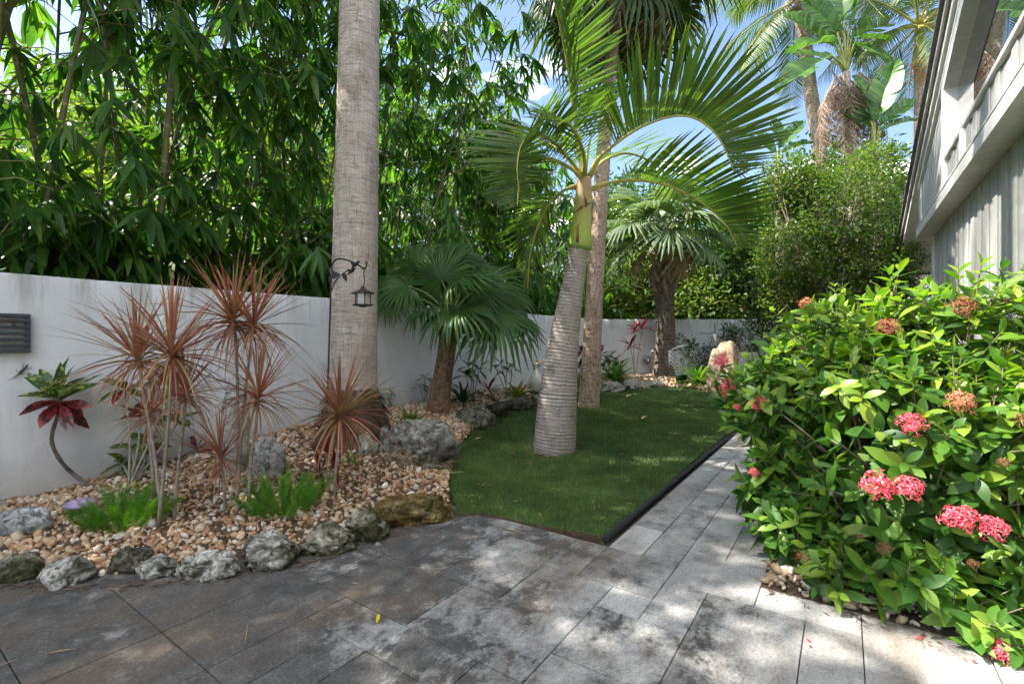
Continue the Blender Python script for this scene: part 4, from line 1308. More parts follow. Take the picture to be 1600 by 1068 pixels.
def bamboo(label, u0, v0, nculm, hmax, lean_out, seed, nclu=40, nind=170, size=.48, spread=.55, front=True, zlow=1.5, org=None):
    rr = random.Random(seed)
    base = org if org is not None else UV(u0, v0, 0)
    t = thing('bamboo_clump', label, 'bamboo', base, 'bamboo clumps growing behind the garden wall')
    Ms = []; tw = MB()
    for c in range(nculm):
        h = hmax*rr.uniform(.7, 1.05)
        ln = BX*(lean_out + rr.uniform(-.6, .9)) + AX*rr.gauss(0, .9)
        if c % 4 == 3: h *= .5; ln = BX*rr.uniform(-.8, .3) + AX*rr.uniform(-2.2, 2.2)
        b = base + AX*rr.gauss(0, spread*.7) + BX*min(.35, rr.gauss(-.25, .35))
        P_ = spline([b - Vector((0, 0, .1)), b + ln*.03 + Vector((0, 0, h*.25)), b + ln*.42 + Vector((0, 0, h*.65)), b + ln*1.05 + Vector((0, 0, h))], 30)
        r0 = rr.uniform(.018, .040) if c % 4 != 3 else rr.uniform(.010, .016)
        L = [r0*(1-.8*(i/29)**1.3) for i in range(30)]
        V, Fc, U = tube(P_, L, 10)
        obj('culm', mesh('culm', V, Fc, MT['culm'], True, U), t)
        for k in range(nclu):
            f = rr.uniform(.12, .60) if rr.random() < .38 else rr.uniform(.60, 1.0)
            p = P_[int(f*29)]
            a = rr.uniform(0, 2*math.pi)
            o = Vector((math.cos(a), math.sin(a), rr.uniform(-.2, .55)))*rr.uniform(.25, 1.05)*(1.15-.5*f)
            q = p + o
            _, v = uv_of(q)
            if q.z < zlow + .2 and org is None: q.z = zlow + .2 + rr.uniform(0, .8)
            if org is None and v > -5.65 and q.z < 2.25: q = q - BX*(v + 5.65 + rr.uniform(0, .3))
            if org is None and v > -4.1: q = q - BX*(v + 4.1)
            tw.tube([p, p.lerp(q, .55) + Vector((0, 0, .08)), q], [.009, .006, .003], 3, False)
            od = Vector((o.x, o.y, 0)) + Vector((rr.gauss(0, .5), rr.gauss(0, .5), -.35))
            cluster(q, od, size*rr.uniform(.75, 1.15), rr.randint(6, 9), Ms)
            if rr.random() < .5:
                q2 = p.lerp(q, .6) + Vector((rr.gauss(0, .15), rr.gauss(0, .15), rr.gauss(0, .1)))
                cluster(q2, Vector((rr.gauss(0, 1), rr.gauss(0, 1), -.3)), size*rr.uniform(.6, .9), rr.randint(4, 7), Ms)
    obj('branches', tw.mesh('branches', MT['twig']), t)['kind'] = 'stuff'
    leaves_of(t, BLEAF, Ms, MT['bamboo'], nind)
    return t
bamboo('bamboo clump at the left edge with two thick upright culms', -.6, -5.75, 12, 8.4, .8, 1)
bamboo('bamboo clump second from left above the croton', .7, -5.9, 12, 8.3, .8, 2)
bamboo('bamboo clump of crossing culms above the tall red dracaenas', 2.0, -5.85, 12, 8.3, .8, 3)
bamboo('bamboo clump directly behind the tall grey palm trunk', 3.4, -6.1, 11, 8.1, .7, 4)
bamboo('bamboo clump just right of the tall grey palm trunk', 4.9, -6.0, 9, 8.0, .7, 5)
bamboo('bamboo clump behind the young fan palm', 6.4, -6.1, 9, 7.6, .6, 6)
bamboo('bamboo clump behind the spindle palm crown', 8.1, -6.2, 9, 6.8, .4, 7, nind=110)
bamboo('bamboo clump behind the far left wall corner', 10.1, -6.2, 8, 5.6, .2, 8, nind=90)
bamboo('bamboo clump past the back wall left of the dark palm', 0, 0, 8, 4.4, 0, 9, nind=60, size=.32, org=Vector((2.6, 13.4, 0)))
# unseen clumps out of frame to the left, thickened to shade the patio
bamboo('unseen bamboo clump past the left edge, thickened for patio shade', -2.2, -5.8, 8, 8.7, .9, 10, nind=0, nclu=64)
bamboo('unseen bamboo clump furthest left along the wall, thickened for patio shade', -3.8, -5.8, 8, 8.7, .9, 12, nind=0, nclu=60)

# ================================================================== LEAFY TREES AND HEDGES BEYOND
def small_leaf(W, fold, curl, peak=.48):
    return (np.array([(0, 0, 0), (-W/2, peak, fold*W - curl*.2), (0, peak, -curl*.22), (W/2, peak, fold*W - curl*.2), (0, 1, -curl)]), np.array([(0, 2, 4, 1), (0, 3, 4, 2)]))
OV = [small_leaf(.50, .22, .15), small_leaf(.42, .18, .25)]
LEAN = [small_leaf(.30, .2, .2)]
def tree(name, label, cat, base, blobs, nleaf, lsize, mat, nind=60, trunk_r=.08, seed=1, clump=.22, group=None, tpl=None, nbr=14, per=14):
    """trunk, limbs reaching into each blob, leaves gathered in clumps near blob surfaces"""
    rr = random.Random(seed)
    base = Vector(base)
    t = thing(name, label, cat, base, group)
    top = sum((b[0] for b in blobs), Vector())/len(blobs)
    tr = spline([base - Vector((0, 0, .1)), base.lerp(top, .5) + Vector((rr.gauss(0, .1), rr.gauss(0, .1), 0)), top], 12)
    obj('trunk', MB().tube(tr, [trunk_r*(1-.7*i/11) for i in range(12)], 8).mesh('trunk', MT['branch'], True), t)
    br = MB(); Ms = []
    vol = [b[1]*b[2]*b[3] for b in blobs]; tot = sum(x**.67 for x in vol)
    for (c, rx, ry, rz), vv_ in zip(blobs, vol):
        n = int(nleaf*vv_**.67/tot/per)
        ends = []
        for k in range(max(5, nbr)):
            d = Vector((rr.gauss(0, 1), rr.gauss(0, 1), rr.gauss(0, 1)+.2)).normalized()
            e = c + Vector((d.x*rx, d.y*ry, d.z*rz))*rr.uniform(.6, .95)
            st = tr[rr.randint(3, 11)]
            m_ = st.lerp(e, .5) + Vector((rr.gauss(0, .15*rx), rr.gauss(0, .15*rx), rr.gauss(0, .1*rx)))
            br.tube(spline([st, m_, e], 6), [trunk_r*.35*(1-.85*i/5) for i in range(6)], 5, False)
        for k in range(n):
            d = Vector((rr.gauss(0, 1), rr.gauss(0, 1), rr.gauss(0, 1))).normalized()
            ru = rr.uniform(.25, 1.0)**.45
            lump = 1 + .28*mn.noise(d*2.1 + Vector((seed, 0, 0))) + .16*mn.noise(d*5 + c)
            e = c + Vector((d.x*rx, d.y*ry, d.z*rz))*ru*lump
            cd = (Vector((d.x/rx, d.y/ry, d.z/rz)).normalized() + Vector((0, 0, .25))).normalized()
            for q in range(per):
                dd = cd*.6 + Vector((rr.gauss(0, .7), rr.gauss(0, .7), rr.gauss(0, .6)))
                p = e + Vector((rr.gauss(0, clump), rr.gauss(0, clump), rr.gauss(0, clump*.7)))
                nz = Vector((rr.gauss(0, .5), rr.gauss(0, .5), 1))
                Ms.append(basis(p, dd, nz, lsize*rr.uniform(.65, 1.2)))
    obj('branches', br.mesh('branches', MT['branch'], True), t)['kind'] = 'stuff'
    leaves_of(t, tpl or OV, Ms, mat, nind, rest='crown', smooth=False)
    return t
def blob(x, y, Y, rx, ry, rz): return (D(x, y, Y), rx, ry, rz)
TG = 'trees beyond the garden walls'
tree('bushy_tree', 'dense small-leaved bushy tree between spindle palm and house', 'tree', UV(10.6, -.1, 0),
     [blob(1300, 330, 9.6, .95, .9, 1.15), blob(1235, 400, 9.4, .7, .7, .8), blob(1370, 285, 9.9, .65, .6, .85), blob(1225, 285, 9.9, .5, .5, .7), blob(1350, 410, 9.5, .85, .8, .85), blob(1240, 300, 9.8, .45, .5, .6), blob(1390, 420, 9.8, .5, .5, .6), blob(1290, 450, 9.3, .7, .6, .7), blob(1225, 455, 9.5, .5, .5, .6), blob(1385, 465, 9.2, .5, .5, .6)], 34000, .085, MT['bushy'], 200, .10, 3, .10, tpl=OV, nbr=16, per=12)
tree('wall_shrub', 'mid green shrub overhanging the right end of the back wall', 'shrub', (6.4, 11.3, 0),
     [blob(1215, 460, 10.6, .55, .5, .6), blob(1190, 500, 10.4, .30, .35, .5), blob(1260, 480, 10.4, .6, .5, .6)], 5000, .085, MT['deep'], 80, .05, 4, .10)
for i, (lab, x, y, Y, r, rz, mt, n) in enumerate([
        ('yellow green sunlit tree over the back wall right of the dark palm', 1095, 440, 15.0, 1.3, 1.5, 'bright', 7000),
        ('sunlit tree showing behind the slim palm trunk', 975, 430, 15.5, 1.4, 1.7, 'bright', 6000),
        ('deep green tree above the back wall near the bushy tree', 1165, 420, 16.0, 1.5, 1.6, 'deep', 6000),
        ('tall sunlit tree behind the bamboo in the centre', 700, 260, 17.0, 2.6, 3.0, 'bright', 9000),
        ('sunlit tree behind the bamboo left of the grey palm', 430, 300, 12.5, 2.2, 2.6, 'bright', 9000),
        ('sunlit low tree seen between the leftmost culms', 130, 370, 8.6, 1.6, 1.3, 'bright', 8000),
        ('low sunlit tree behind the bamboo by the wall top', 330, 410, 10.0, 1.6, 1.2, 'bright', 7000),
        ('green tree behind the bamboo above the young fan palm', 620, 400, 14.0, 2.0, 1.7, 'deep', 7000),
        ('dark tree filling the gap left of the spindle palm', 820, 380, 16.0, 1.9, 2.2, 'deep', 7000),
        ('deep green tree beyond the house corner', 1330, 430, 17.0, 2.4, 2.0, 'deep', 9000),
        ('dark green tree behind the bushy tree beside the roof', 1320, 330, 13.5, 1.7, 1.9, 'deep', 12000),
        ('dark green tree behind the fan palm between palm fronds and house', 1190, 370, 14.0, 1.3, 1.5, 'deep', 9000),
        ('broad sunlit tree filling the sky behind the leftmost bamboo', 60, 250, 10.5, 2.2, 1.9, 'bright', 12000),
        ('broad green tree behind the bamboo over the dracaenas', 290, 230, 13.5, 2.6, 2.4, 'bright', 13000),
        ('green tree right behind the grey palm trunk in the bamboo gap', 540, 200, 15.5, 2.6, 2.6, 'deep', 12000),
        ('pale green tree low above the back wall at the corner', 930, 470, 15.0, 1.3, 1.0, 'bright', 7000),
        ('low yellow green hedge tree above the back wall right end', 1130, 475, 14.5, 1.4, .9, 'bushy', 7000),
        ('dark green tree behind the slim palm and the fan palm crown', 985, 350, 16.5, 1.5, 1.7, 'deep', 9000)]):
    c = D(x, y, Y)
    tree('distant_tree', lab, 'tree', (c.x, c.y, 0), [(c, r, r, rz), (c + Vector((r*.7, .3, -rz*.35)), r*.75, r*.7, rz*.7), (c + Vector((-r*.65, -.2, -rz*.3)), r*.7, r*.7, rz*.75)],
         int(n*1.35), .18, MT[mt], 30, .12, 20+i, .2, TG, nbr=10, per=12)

# ------------------------------------------------------------------ palms and paddle-leaved plants at the top right
def feather_crown(parent, ct, n, L, mat, lmax, els, az0=0, nl=46, droop=1.0, width=.05, seed=1, rmat=None):
    rr = random.Random(seed)
    for k in range(n):
        a = az0 + k*2.399; el = rad(els[0] + (els[1]-els[0])*k/max(1, n-1))
        d = Vector((math.cos(a), math.sin(a), 0))
        l = L*rr.uniform(.85, 1.1)
        e = d*math.cos(el) + Vector((0, 0, math.sin(el)))
        P_ = spline([ct, ct + e*l*.35, ct + e*l*.68 - Vector((0, 0, .10*l*droop)), ct + e*l*.92 - Vector((0, 0, .34*l*droop))], 18)
        fr = obj('frond', MB().tube(P_, [.032*(1-.9*i/18) for i in range(18)], 6).mesh('frond', rmat or MT['rachis'], True), parent)
        LL = leaflet_list(P_, nl, lmax, 12, .55, width*.7, .15, droopz=.35)
        P2, Fa = scatter(LEAFLET_D[k % 2], [m_ for m_, _ in LL])
        obj('leaflets', mesh('leaflets', P2, Fa, mat, True), fr)['kind'] = 'stuff'
Yc = 13.5
coco = thing('coconut_palm', 'tall leaning coconut palm with curved grey trunk at the upper right', 'palm tree', Vector((D(1300, 500, Yc).x, Yc, 0)))
s = Yc/F
trunk('trunk', [Vector((D(1302, 620, Yc).x, Yc, -.1)), D(1300, 480, Yc), D(1289, 340, Yc), D(1280, 230, Yc), D(1266, 140, Yc), D(1257, 60, Yc), D(1246, 10, Yc)], [13*s, 12*s, 11*s, 10.5*s, 9.5*s, 9*s, 9*s], MT['bark_coco'], coco, 28, .03, .03, .09, .01)
ct = D(1243, 0, Yc)
for k in range(10):
    a = k*2.4; d = Vector((math.cos(a), math.sin(a), 0))
    b0 = ct - Vector((0, 0, .25)) + d*.13
    obj('leaf_base', MB().tube([b0 - Vector((0, 0, .12)), b0 + d*.04, b0 + d*.10 + Vector((0, 0, .25))], [.05, .06, .03], 6).mesh('leaf_base', MT['boot'], True), coco)
feather_crown(coco, ct, 19, 3.0, MT['coco'], .75, (76, -44), .4, seed=5)
Yd = 12.0
royal = thing('golden_palm', 'feather palm with yellow crownshaft and orange fruit beside the roof', 'palm tree', Vector((D(1437, 400, Yd).x, Yd, 0)))
s = Yd/F
trunk('trunk', [Vector((D(1436, 600, Yd).x, Yd, -.1)), D(1436, 400, Yd), D(1437, 200, Yd), D(1437, 100, Yd)], [9*s, 8*s, 7.5*s, 7*s], MT['bark_coco'], royal, 24, .04, .02, .09)
V, Fc, U = tube(spline([D(1437, 104, Yd), D(1437, 80, Yd), D(1436, 40, Yd)], 14), [8.5*s, 9*s, 8.5*s] + [(8.5-.3*i)*s for i in range(11)], 20)
MT['gold'] = plain('gold_shaft', (.50, .40, .07), .4, .25, 10, bump=0)
obj('crownshaft', mesh('crownshaft', V, Fc, MT['gold'], True), royal)
MT['fruit'] = plain('orange_fruit', (.62, .27, .04), .45, .3, 30, bump=0)
fp = np.array([D(1437, 115, Yd) + Vector((R.gauss(0, .22), R.gauss(0, .2) - .2, R.gauss(0, .16))) for _ in range(260)])
P, Fa = pebbles(fp, np.full(260, .026), ICO1)
obj('fruit_cluster', mesh('fruit_cluster', P, Fa, MT['fruit'], True), royal)['kind'] = 'stuff'
feather_crown(royal, D(1436, 40, Yd), 18, 2.4, MT['coco'], .6, (76, -34), 1.2, seed=8)

# paddle leaves, torn along the veins
def paddle_blade(seed, tears=9):
    rr = random.Random(seed)
    V = []; Fc = []
    n = 26
    for s_ in (-1, 1):
        cut = {rr.randint(2, n-2) for _ in range(tears)}
        start = 0
        dz = rr.uniform(-.02, .02); prev = None
        for i in range(n):
            if i in cut: dz = rr.uniform(-.06, .05); prev = None
            def row(j, shrink=0):
                t = j/n
                w = .5*.42*math.sin(math.pi*min(.97, max(.03, t))**.8)**.55
                z = -.25*t*t
                t2 = t + .10*w/.2 + shrink
                return [(0, t, z), (s_*w*.5, t + .05*w/.2 + shrink*.5, z+.055+dz*.4), (s_*w, t2, z + .07 + dz)]
            b = len(V)
            V += row(i, .006 if i in cut else 0) + row(i+1, -.006 if (i+1) in cut else 0)
            q = [(b, b+1, b+4, b+3), (b+1, b+2, b+5, b+4)]
            Fc += q if s_ > 0 else [f[::-1] for f in q]
    return np.array(V), np.array(Fc)
MT['stalk'] = plain('leaf_stalk', (.24, .26, .07), .5, .35, 8, bump=0)
PB = [mesh('paddle_leaf', *paddle_blade(i), MT['paddle'], True) for i in range(3)]
def paddle_plant(name, label, base, crown, specs, stem=True, group=None):
    t = thing(name, label, 'plant', base, group)
    if stem:
        st = spline([Vector(base) - Vector((0, 0, .1)), Vector(base).lerp(crown, .5), crown], 10)
        V, Fc, U = tube(st, [.11*(1-.2*i/9) for i in range(10)], 14)
        obj('stem', mesh('stem', V, Fc, MT['bark_coco'], True, U), t)
    for (hub, tip, up) in specs:
        hub = Vector(hub); tip = Vector(tip)
        bl = obj('paddle_leaf', R.choice(PB), t, basis(hub, tip-hub, up, (tip-hub).length*1.05))
        P_ = spline([crown, crown.lerp(hub, .5) + Vector((0, 0, .05)), hub], 8)
        obj('petiole', MB().tube(P_, [.045, .04, .034, .03, .026, .024, .022, .02], 6).mesh('petiole', MT['stalk'], True), bl)
    return t
Yp = 11.6
cr_ = D(1322, 112, Yp)
bp1 = paddle_plant('bird_of_paradise', 'giant paddle-leaved plant with hanging dead fronds right of the coconut trunk', Vector((D(1345, 560, Yp).x, Yp, 0)), cr_,
    [(D(1304, 66, Yp), D(1238, 62, Yp-.3), (.1, -.5, .9)), (D(1308, 50, Yp), D(1262, -10, Yp), (-.5, -.7, .3)), (D(1318, 34, Yp), D(1312, -50, Yp), (-.6, -.6, .2)), (D(1326, 40, Yp), D(1352, -40, Yp-.2), (.7, -.6, .2)), (D(1338, 62, Yp-.1), D(1392, 52, Yp-.5), (.1, -.4, .9)), (D(1298, 96, Yp+.2), D(1250, 70, Yp+.7), (-.2, -.3, .9)),
     (D(1330, 60, Yp), D(1400, 20, Yp+.2), (.4, -.6, .5)), (D(1300, 88, Yp-.3), D(1222, 118, Yp-.6), (-.2, -.6, .7)), (D(1334, 70, Yp-.2), D(1412, 92, Yp-.3), (.3, -.6, .6)), (D(1306, 75, Yp+.2), D(1240, 10, Yp+.4), (-.3, -.8, .5))])
for k in range(24):
    a = D(1322 + R.uniform(-22, 22), 118 + R.uniform(-8, 20), Yp - .1 + R.uniform(-.15, .25))
    x1 = R.uniform(-34, 42); y1 = R.uniform(70, 145)
    b = a + Vector((x1*Yp/F, R.uniform(-.3, .2), -y1*Yp/F))
    P_ = spline([a, a.lerp(b, .4) + Vector((x1*.006, -.05, .12)), b], 14)
    fr = obj('dead_frond', MB().tube(P_, [.022*(1-.8*i/14) for i in range(14)], 5).mesh('dead_frond', MT['dead'], True), bp1)
    LL = leaflet_list(P_, 26, .36, -10, .5, .06, .1, droopz=.6, jitter=.3)
    P2, Fa = scatter(LEAFLET_D[k % 2], [m_ for m_, _ in LL])
    obj('dead_leaflets', mesh('dead_leaflets', P2, Fa, MT['dead']), fr)['kind'] = 'stuff'
Yp = 11.0
paddle_plant('bird_of_paradise', 'bright green paddle-leaved plant right of the dead fronds', Vector((D(1372, 560, Yp).x, Yp, 0)), D(1368, 238, Yp),
    [(D(1366, 190, Yp), D(1398, 92, Yp-.2), (-.5, -.8, .2)), (D(1362, 190, Yp), D(1352, 112, Yp), (.3, -.9, .2)), (D(1374, 196, Yp), D(1428, 150, Yp-.2), (.2, -.7, .6)), (D(1376, 205, Yp-.1), D(1430, 178, Yp-.3), (.2, -.6, .7)), (D(1360, 200, Yp+.2), D(1318, 160, Yp+.3), (-.3, -.7, .6))])
paddle_plant('bird_of_paradise', 'dark paddle-leaved plant left of the coconut trunk', Vector((D(1222, 560, 12.6).x, 12.6, 0)), D(1216, 262, 12.6),
    [(D(1218, 232, 12.6), D(1254, 184, 12.5), (-.4, -.8, .4)), (D(1216, 232, 12.6), D(1212, 180, 12.6), (.3, -.9, .2)), (D(1222, 240, 12.5), D(1268, 214, 12.4), (.1, -.6, .8)), (D(1210, 240, 12.7), D(1188, 205, 12.7), (-.4, -.6, .6))])

# ================================================================== BED PLANTS
DL = [leaf(1, .033, 5, .35, .14, .30, .05, .8), leaf(1, .032, 5, .35, .42, .30, .05, .8), leaf(1, .036, 5, .30, .02, .3, .05, .8)]
dl_me = [mesh('leaf', a, b, MT['dracaena'], True) for a, b in DL]
dl_dry = [mesh('leaf', a, b, MT['dracaena_dry'], True) for a, b in DL[1:2]]
def dracaena(label, base_px, canes, r0=.0095):
    """canes: list of (list of picture points of the stem with depth offsets, leaf length px, number of leaves)"""
    base = BP(*base_px)
    Y = base.y
    t = thing('dracaena', label, 'plant', base, 'red-edged dracaenas in the bed')
    for (pts, lpx, nl) in canes:
        P_ = [base - Vector((0, 0, .03))] + [D(x, y, Y+dy) for x, y, dy in pts]
        sp_ = spline(P_, 22)
        rs = [r0*(1.15-.3*i/21)*(1+.08*math.sin(i*2.3)) for i in range(22)]
        obj('stem', MB().tube(sp_, rs, 8).mesh('stem', MT['cane'], True), t)
        c = sp_[-1]; ax = (sp_[-1]-sp_[-3]).normalized()
        L0 = lpx*Y/F*1.22
        nl = int(nl*1.15)
        for k in range(nl):
            f = k/nl                                   # 0 youngest, upright; 1 oldest, hanging
            a = k*2.399963
            el = rad(86 - 122*f**.85 + R.gauss(0, 9))
            a += R.gauss(0, .25)
            h = Vector((math.cos(a), math.sin(a), 0))
            d = h*math.cos(el) + (Vector((0, 0, 1))*.7 + ax*.3)*math.sin(el)
            L = L0*(.72 + .36*math.sin(math.pi*min(1, f*1.1+.15)))*R.uniform(.85, 1.1)
            p = c - ax*(.085*f) + h*.008
            z = Vector((0, 0, 1)) if abs(d.z) < .9 else h
            wsc = L*R.uniform(.85, 1.15)
            me = dl_dry[0] if (f > .82 and R.random() < .6) else dl_me[(1 if f > .5 or R.random() < .2 else R.choice((0, 2)))]
            obj('leaf', me, t, basis(p, d, z if d.z < .9 else -h, (wsc, L, L*(R.uniform(.9, 1.9) if f > .5 else R.uniform(.3, 1.3)))))
    return t
dracaena('tall red dracaena whose spiky head is furthest left', (256, 812), [([(240, 700, -.02), (222, 600, 0), (214, 552, .02)], 92, 70)])
dracaena('tall red dracaena with a big head nearest the camera on a straight cane', (247, 818), [([(258, 720, -.05), (266, 620, -.10), (268, 545, -.12)], 100, 76)])
dracaena('shorter red dracaena right of the two tall left ones', (272, 808), [([(280, 720, 0), (288, 650, -.03), (291, 606, -.05)], 72, 60)])
dracaena('low red dracaena tucked under the two tall left heads', (243, 800), [([(238, 730, .03), (232, 668, .05), (236, 640, .08)], 62, 52)])
dracaena('tallest red dracaena with two heads above the wall top', (372, 800), [([(372, 690, .05), (370, 570, .06), (364, 492, .06)], 92, 70), ([(376, 690, .05), (386, 590, .10), (397, 500, .12)], 86, 66)])
dracaena('red dracaena with mid-height head in front of the upright stone', (388, 806), [([(392, 720, 0), (400, 660, -.02), (404, 612, -.03)], 80, 66)])
dracaena('low red dracaena in the middle of the gravel', (352, 800), [([(350, 750, -.05), (345, 706, -.08)], 66, 56)])
dracaena('red dracaena standing in front of the tall grey palm', (524, 778), [([(526, 720, 0), (530, 680, 0), (531, 640, 0)], 88, 84)])

CL = [leaf(1, .22, 4, .22, .25, .5, .02, .25), leaf(1, .20, 4, .22, .45, .5, .02, .25)]
def rosette(name, label, base, stems, mat, L, nl, cat='plant', tpl=CL, els=(80, -15), group=None, stemmat=None, sr=.008, jit=.25):
    """upright stems each ending in a rosette of broad leaves"""
    base = Vector(base)
    t = thing(name, label, cat, base, group)
    mes = [mesh('leaf', a, b, mat, True) for a, b in tpl]
    for tip in stems:
        tip = Vector(tip)
        if (tip-base).length > .06:
            sp_ = spline([base - Vector((0, 0, .02)), base.lerp(tip, .5) + Vector((R.gauss(0, .012), R.gauss(0, .012), 0)), tip], 8)
            obj('stem', MB().tube(sp_, sr, 6).mesh('stem', stemmat or MT['cane'], True), t)
        for k in range(nl):
            f = (k+.3)/nl; a = k*2.4 + R.uniform(0, .4)
            el = rad(els[0] + (els[1]-els[0])*f + R.gauss(0, 7))
            h = Vector((math.cos(a), math.sin(a), 0))
            d = h*math.cos(el) + Vector((0, 0, math.sin(el)))
            l = L*R.uniform(1-jit, 1+jit)
            obj('leaf', mes[k % len(mes)], t, basis(tip + h*.006 - Vector((0, 0, .03*f)), d, Vector((0, 0, 1)) - h*(.8 if d.z > .8 else 0), (l, l, l)))
    return t
b = BP(306, 712); rosette('cordyline', 'dark maroon broad-leaved cordyline low in the gravel between dracaenas', b, [b + Vector((0, 0, .06))], MT['cordyline'], .20, 9, tpl=CL, els=(70, 0))
b = BP(512, 752); rosette('cordyline', 'deep red cordyline beneath the dracaena at the grey palm', b, [b + Vector((0, 0, .22)), b + Vector((.05, .03, .12)), b + Vector((-.05, .0, .09))], MT['cordyline'], .22, 11, tpl=[leaf(1, .11, 4, .25, .3, .4, .02, .3)])
b = BP(763, 624); rosette('cordyline', 'small dark red cordyline left of the white urn', b, [b + Vector((0, 0, .15))], MT['cordyline'], .26, 13, tpl=[leaf(1, .15, 4, .25, .25, .4, .02, .3)])
b = BP(992, 588); rosette('cordyline', 'tall thin maroon cordyline with three heads against the back wall', b, [D(985, 540, b.y), D(992, 516, b.y), D(1003, 512, b.y-.1)], MT['cordyline'], .32, 10, tpl=[leaf(1, .2, 4, .25, .35, .45, .02, .3)])
b = BP(938, 590); rosette('cordyline', 'maroon cordyline just right of the slim palm trunk', b, [D(938, 552, b.y)], MT['cordyline'], .34, 9, tpl=[leaf(1, .2, 4, .25, .35, .45, .02, .3)])
b = BP(908, 592); rosette('cordyline', 'red-leaved plant between the two palm trunks on the lawn', b, [D(908, 548, b.y), D(906, 570, b.y)], MT['cordyline'], .22, 8, tpl=[leaf(1, .3, 4, .25, .35, .45, .02, .3)])

def wall_frame(x, y):
    """point on the left wall's face seen at a picture point, with the wall's own axes"""
    k = (x-800)/F
    # X = k Y and X*BX.x + Y*BX.y = WALL_V
    Y = WALL_V/(k*BX.x + BX.y)
    return D(x, y, Y)
# crotons
CR = [leaf(1, .42, 5, .10, .20, .58, .04, .10), leaf(1, .36, 5, .16, .38, .55, .04, .10)]
cg = [mesh('leaf', a, b_, MT['croton'], True) for a, b_ in CR]; crr = [mesh('leaf', a, b_, MT['croton_red'], True) for a, b_ in CR]
MT['bark_stem'] = plain('dark_stem', (.13, .10, .08), .9, .4, 25, bump=.5, bscale=70)
def W(x, y, off): return wall_frame(x, y) + BX*off
base = BP(150, 760); Y = base.y
cr1 = thing('croton', 'croton with green and red blotched leaves on a bent bare stem', 'plant', base)
P_ = spline([base, W(111, 739, .12), W(86, 715, .15), W(71, 682, .17), W(80, 644, .18), W(84, 622, .18)], 26)
obj('stem', MB().tube(P_, [.015*(1-.25*i/25)*(1+.12*math.sin(i*1.9)) for i in range(26)], 8).mesh('stem', MT['bark_stem'], True), cr1)
hub = P_[-1]
for (x, y, dy, L, red) in ((60, 574, .10, 54, 0), (46, 592, .25, 56, 0), (100, 572, .05, 52, 0), (136, 576, .2, 62, 0), (122, 592, .3, 54, 0), (84, 578, .3, 50, 0), (32, 602, .12, 58, 0), (112, 602, .08, 50, 0),
                           (22, 630, .22, 66, 1), (48, 646, .32, 56, 1), (76, 652, .34, 40, 1), (120, 658, .28, 58, 1), (134, 634, .15, 58, 1), (100, 650, .24, 50, 1), (58, 636, .08, 50, 1), (72, 566, .2, 50, 0), (118, 582, .1, 54, 0), (40, 584, .1, 50, 0), (92, 596, .38, 44, 0), (66, 598, .36, 44, 0), (88, 640, .4, 42, 1), (40, 618, .3, 50, 1), (112, 622, .35, 44, 1)):
    p = W(x, y, dy); d = p - hub
    obj('leaf', (crr if red else cg)[R.randrange(2)], cr1, basis(hub + Vector((R.gauss(0, .008), R.gauss(0, .008), R.uniform(-.025, .0) if red else R.uniform(-.01, .02))), d, (R.gauss(0, .35), -.75 + R.gauss(0, .3), .65 + R.gauss(0, .2)), (L*Y/F*.82, d.length*1.06, L*Y/F)))
base = BP(206, 756)
cr2 = thing('croton', 'green and red leaved croton behind the left dracaenas', 'plant', base)
for (tx, ty, dy, n_, red) in ((182, 606, .2, 11, .3), (204, 646, .22, 10, .7), (262, 655, .22, 8, .3), (194, 694, .2, 8, 0), (178, 718, .2, 6, 0), (225, 690, .16, 6, .2), (250, 600, .2, 8, .6)):
    tip = W(tx, ty, dy)
    P_ = spline([base, base.lerp(tip, .5) + Vector((.02, 0, 0)), tip], 10)
    obj('stem', MB().tube(P_, .008, 6).mesh('stem', MT['cane'], True), cr2)
    for k in range(n_):
        a = k*2.4; el = rad(R.uniform(-25, 55)); h = Vector((math.cos(a), math.sin(a), 0))
        l = R.uniform(.15, .23)
        obj('leaf', (crr if R.random() < red else cg)[R.randrange(2)], cr2, basis(tip, h*math.cos(el)+Vector((0, 0, math.sin(el))), Vector((0, -.4, 1)), l))

# foxtail ferns
def plume(seed):
    rr = random.Random(seed)
    Ms = []
    for k in range(420):
        t = rr.uniform(.04, 1)
        w = .145*math.sin(math.pi*min(1, t*.92+.10))**.6*(1 - .35*t)
        a = rr.uniform(0, 2*math.pi)
        d = Vector((math.cos(a), rr.uniform(.35, .9), math.sin(a)))
        Ms.append(basis((0, t*.97, -.12*t*t), d, (math.sin(a), 0, -math.cos(a)), (w*1.0, w*1.15, w)))
    return scatter(leaf(1, .16, 1, .1, .0, .5, .1, .5), Ms)
PL = [mesh('plume', *plume(i), MT['foxtail']) for i in range(3)]
def foxtail(label, base, n, L, spread=.12, group='foxtail ferns in the gravel bed'):
    t = thing('foxtail_fern', label, 'fern', base, group)
    for k in range(n):
        a = k*2.4; f = ((k+.5)/n)**.5
        h = Vector((math.cos(a), math.sin(a), 0))
        el = rad(92 - 36*f + R.gauss(0, 8))
        l = L*R.uniform(.75, 1.12)
        obj('plume', PL[k % 3], t, basis(Vector(base) + h*spread*f*.8 - Vector((0, 0, .02)), h*math.cos(el) + Vector((0, 0, math.sin(el))), h*-.6 + Vector((0, 0, 1)), l))
foxtail('bright green foxtail fern beside the purple capped ornament', BP(200, 817), 34, .28, .19)
foxtail('bright green foxtail fern below the central dracaenas', BP(448, 792), 34, .29, .20)
foxtail('small round green fern in gravel near the young fan palm', BP(643, 655), 16, .17, .12)
foxtail('tiny green fern sprig just right of the red cordyline', BP(546, 724), 6, .14, .05)

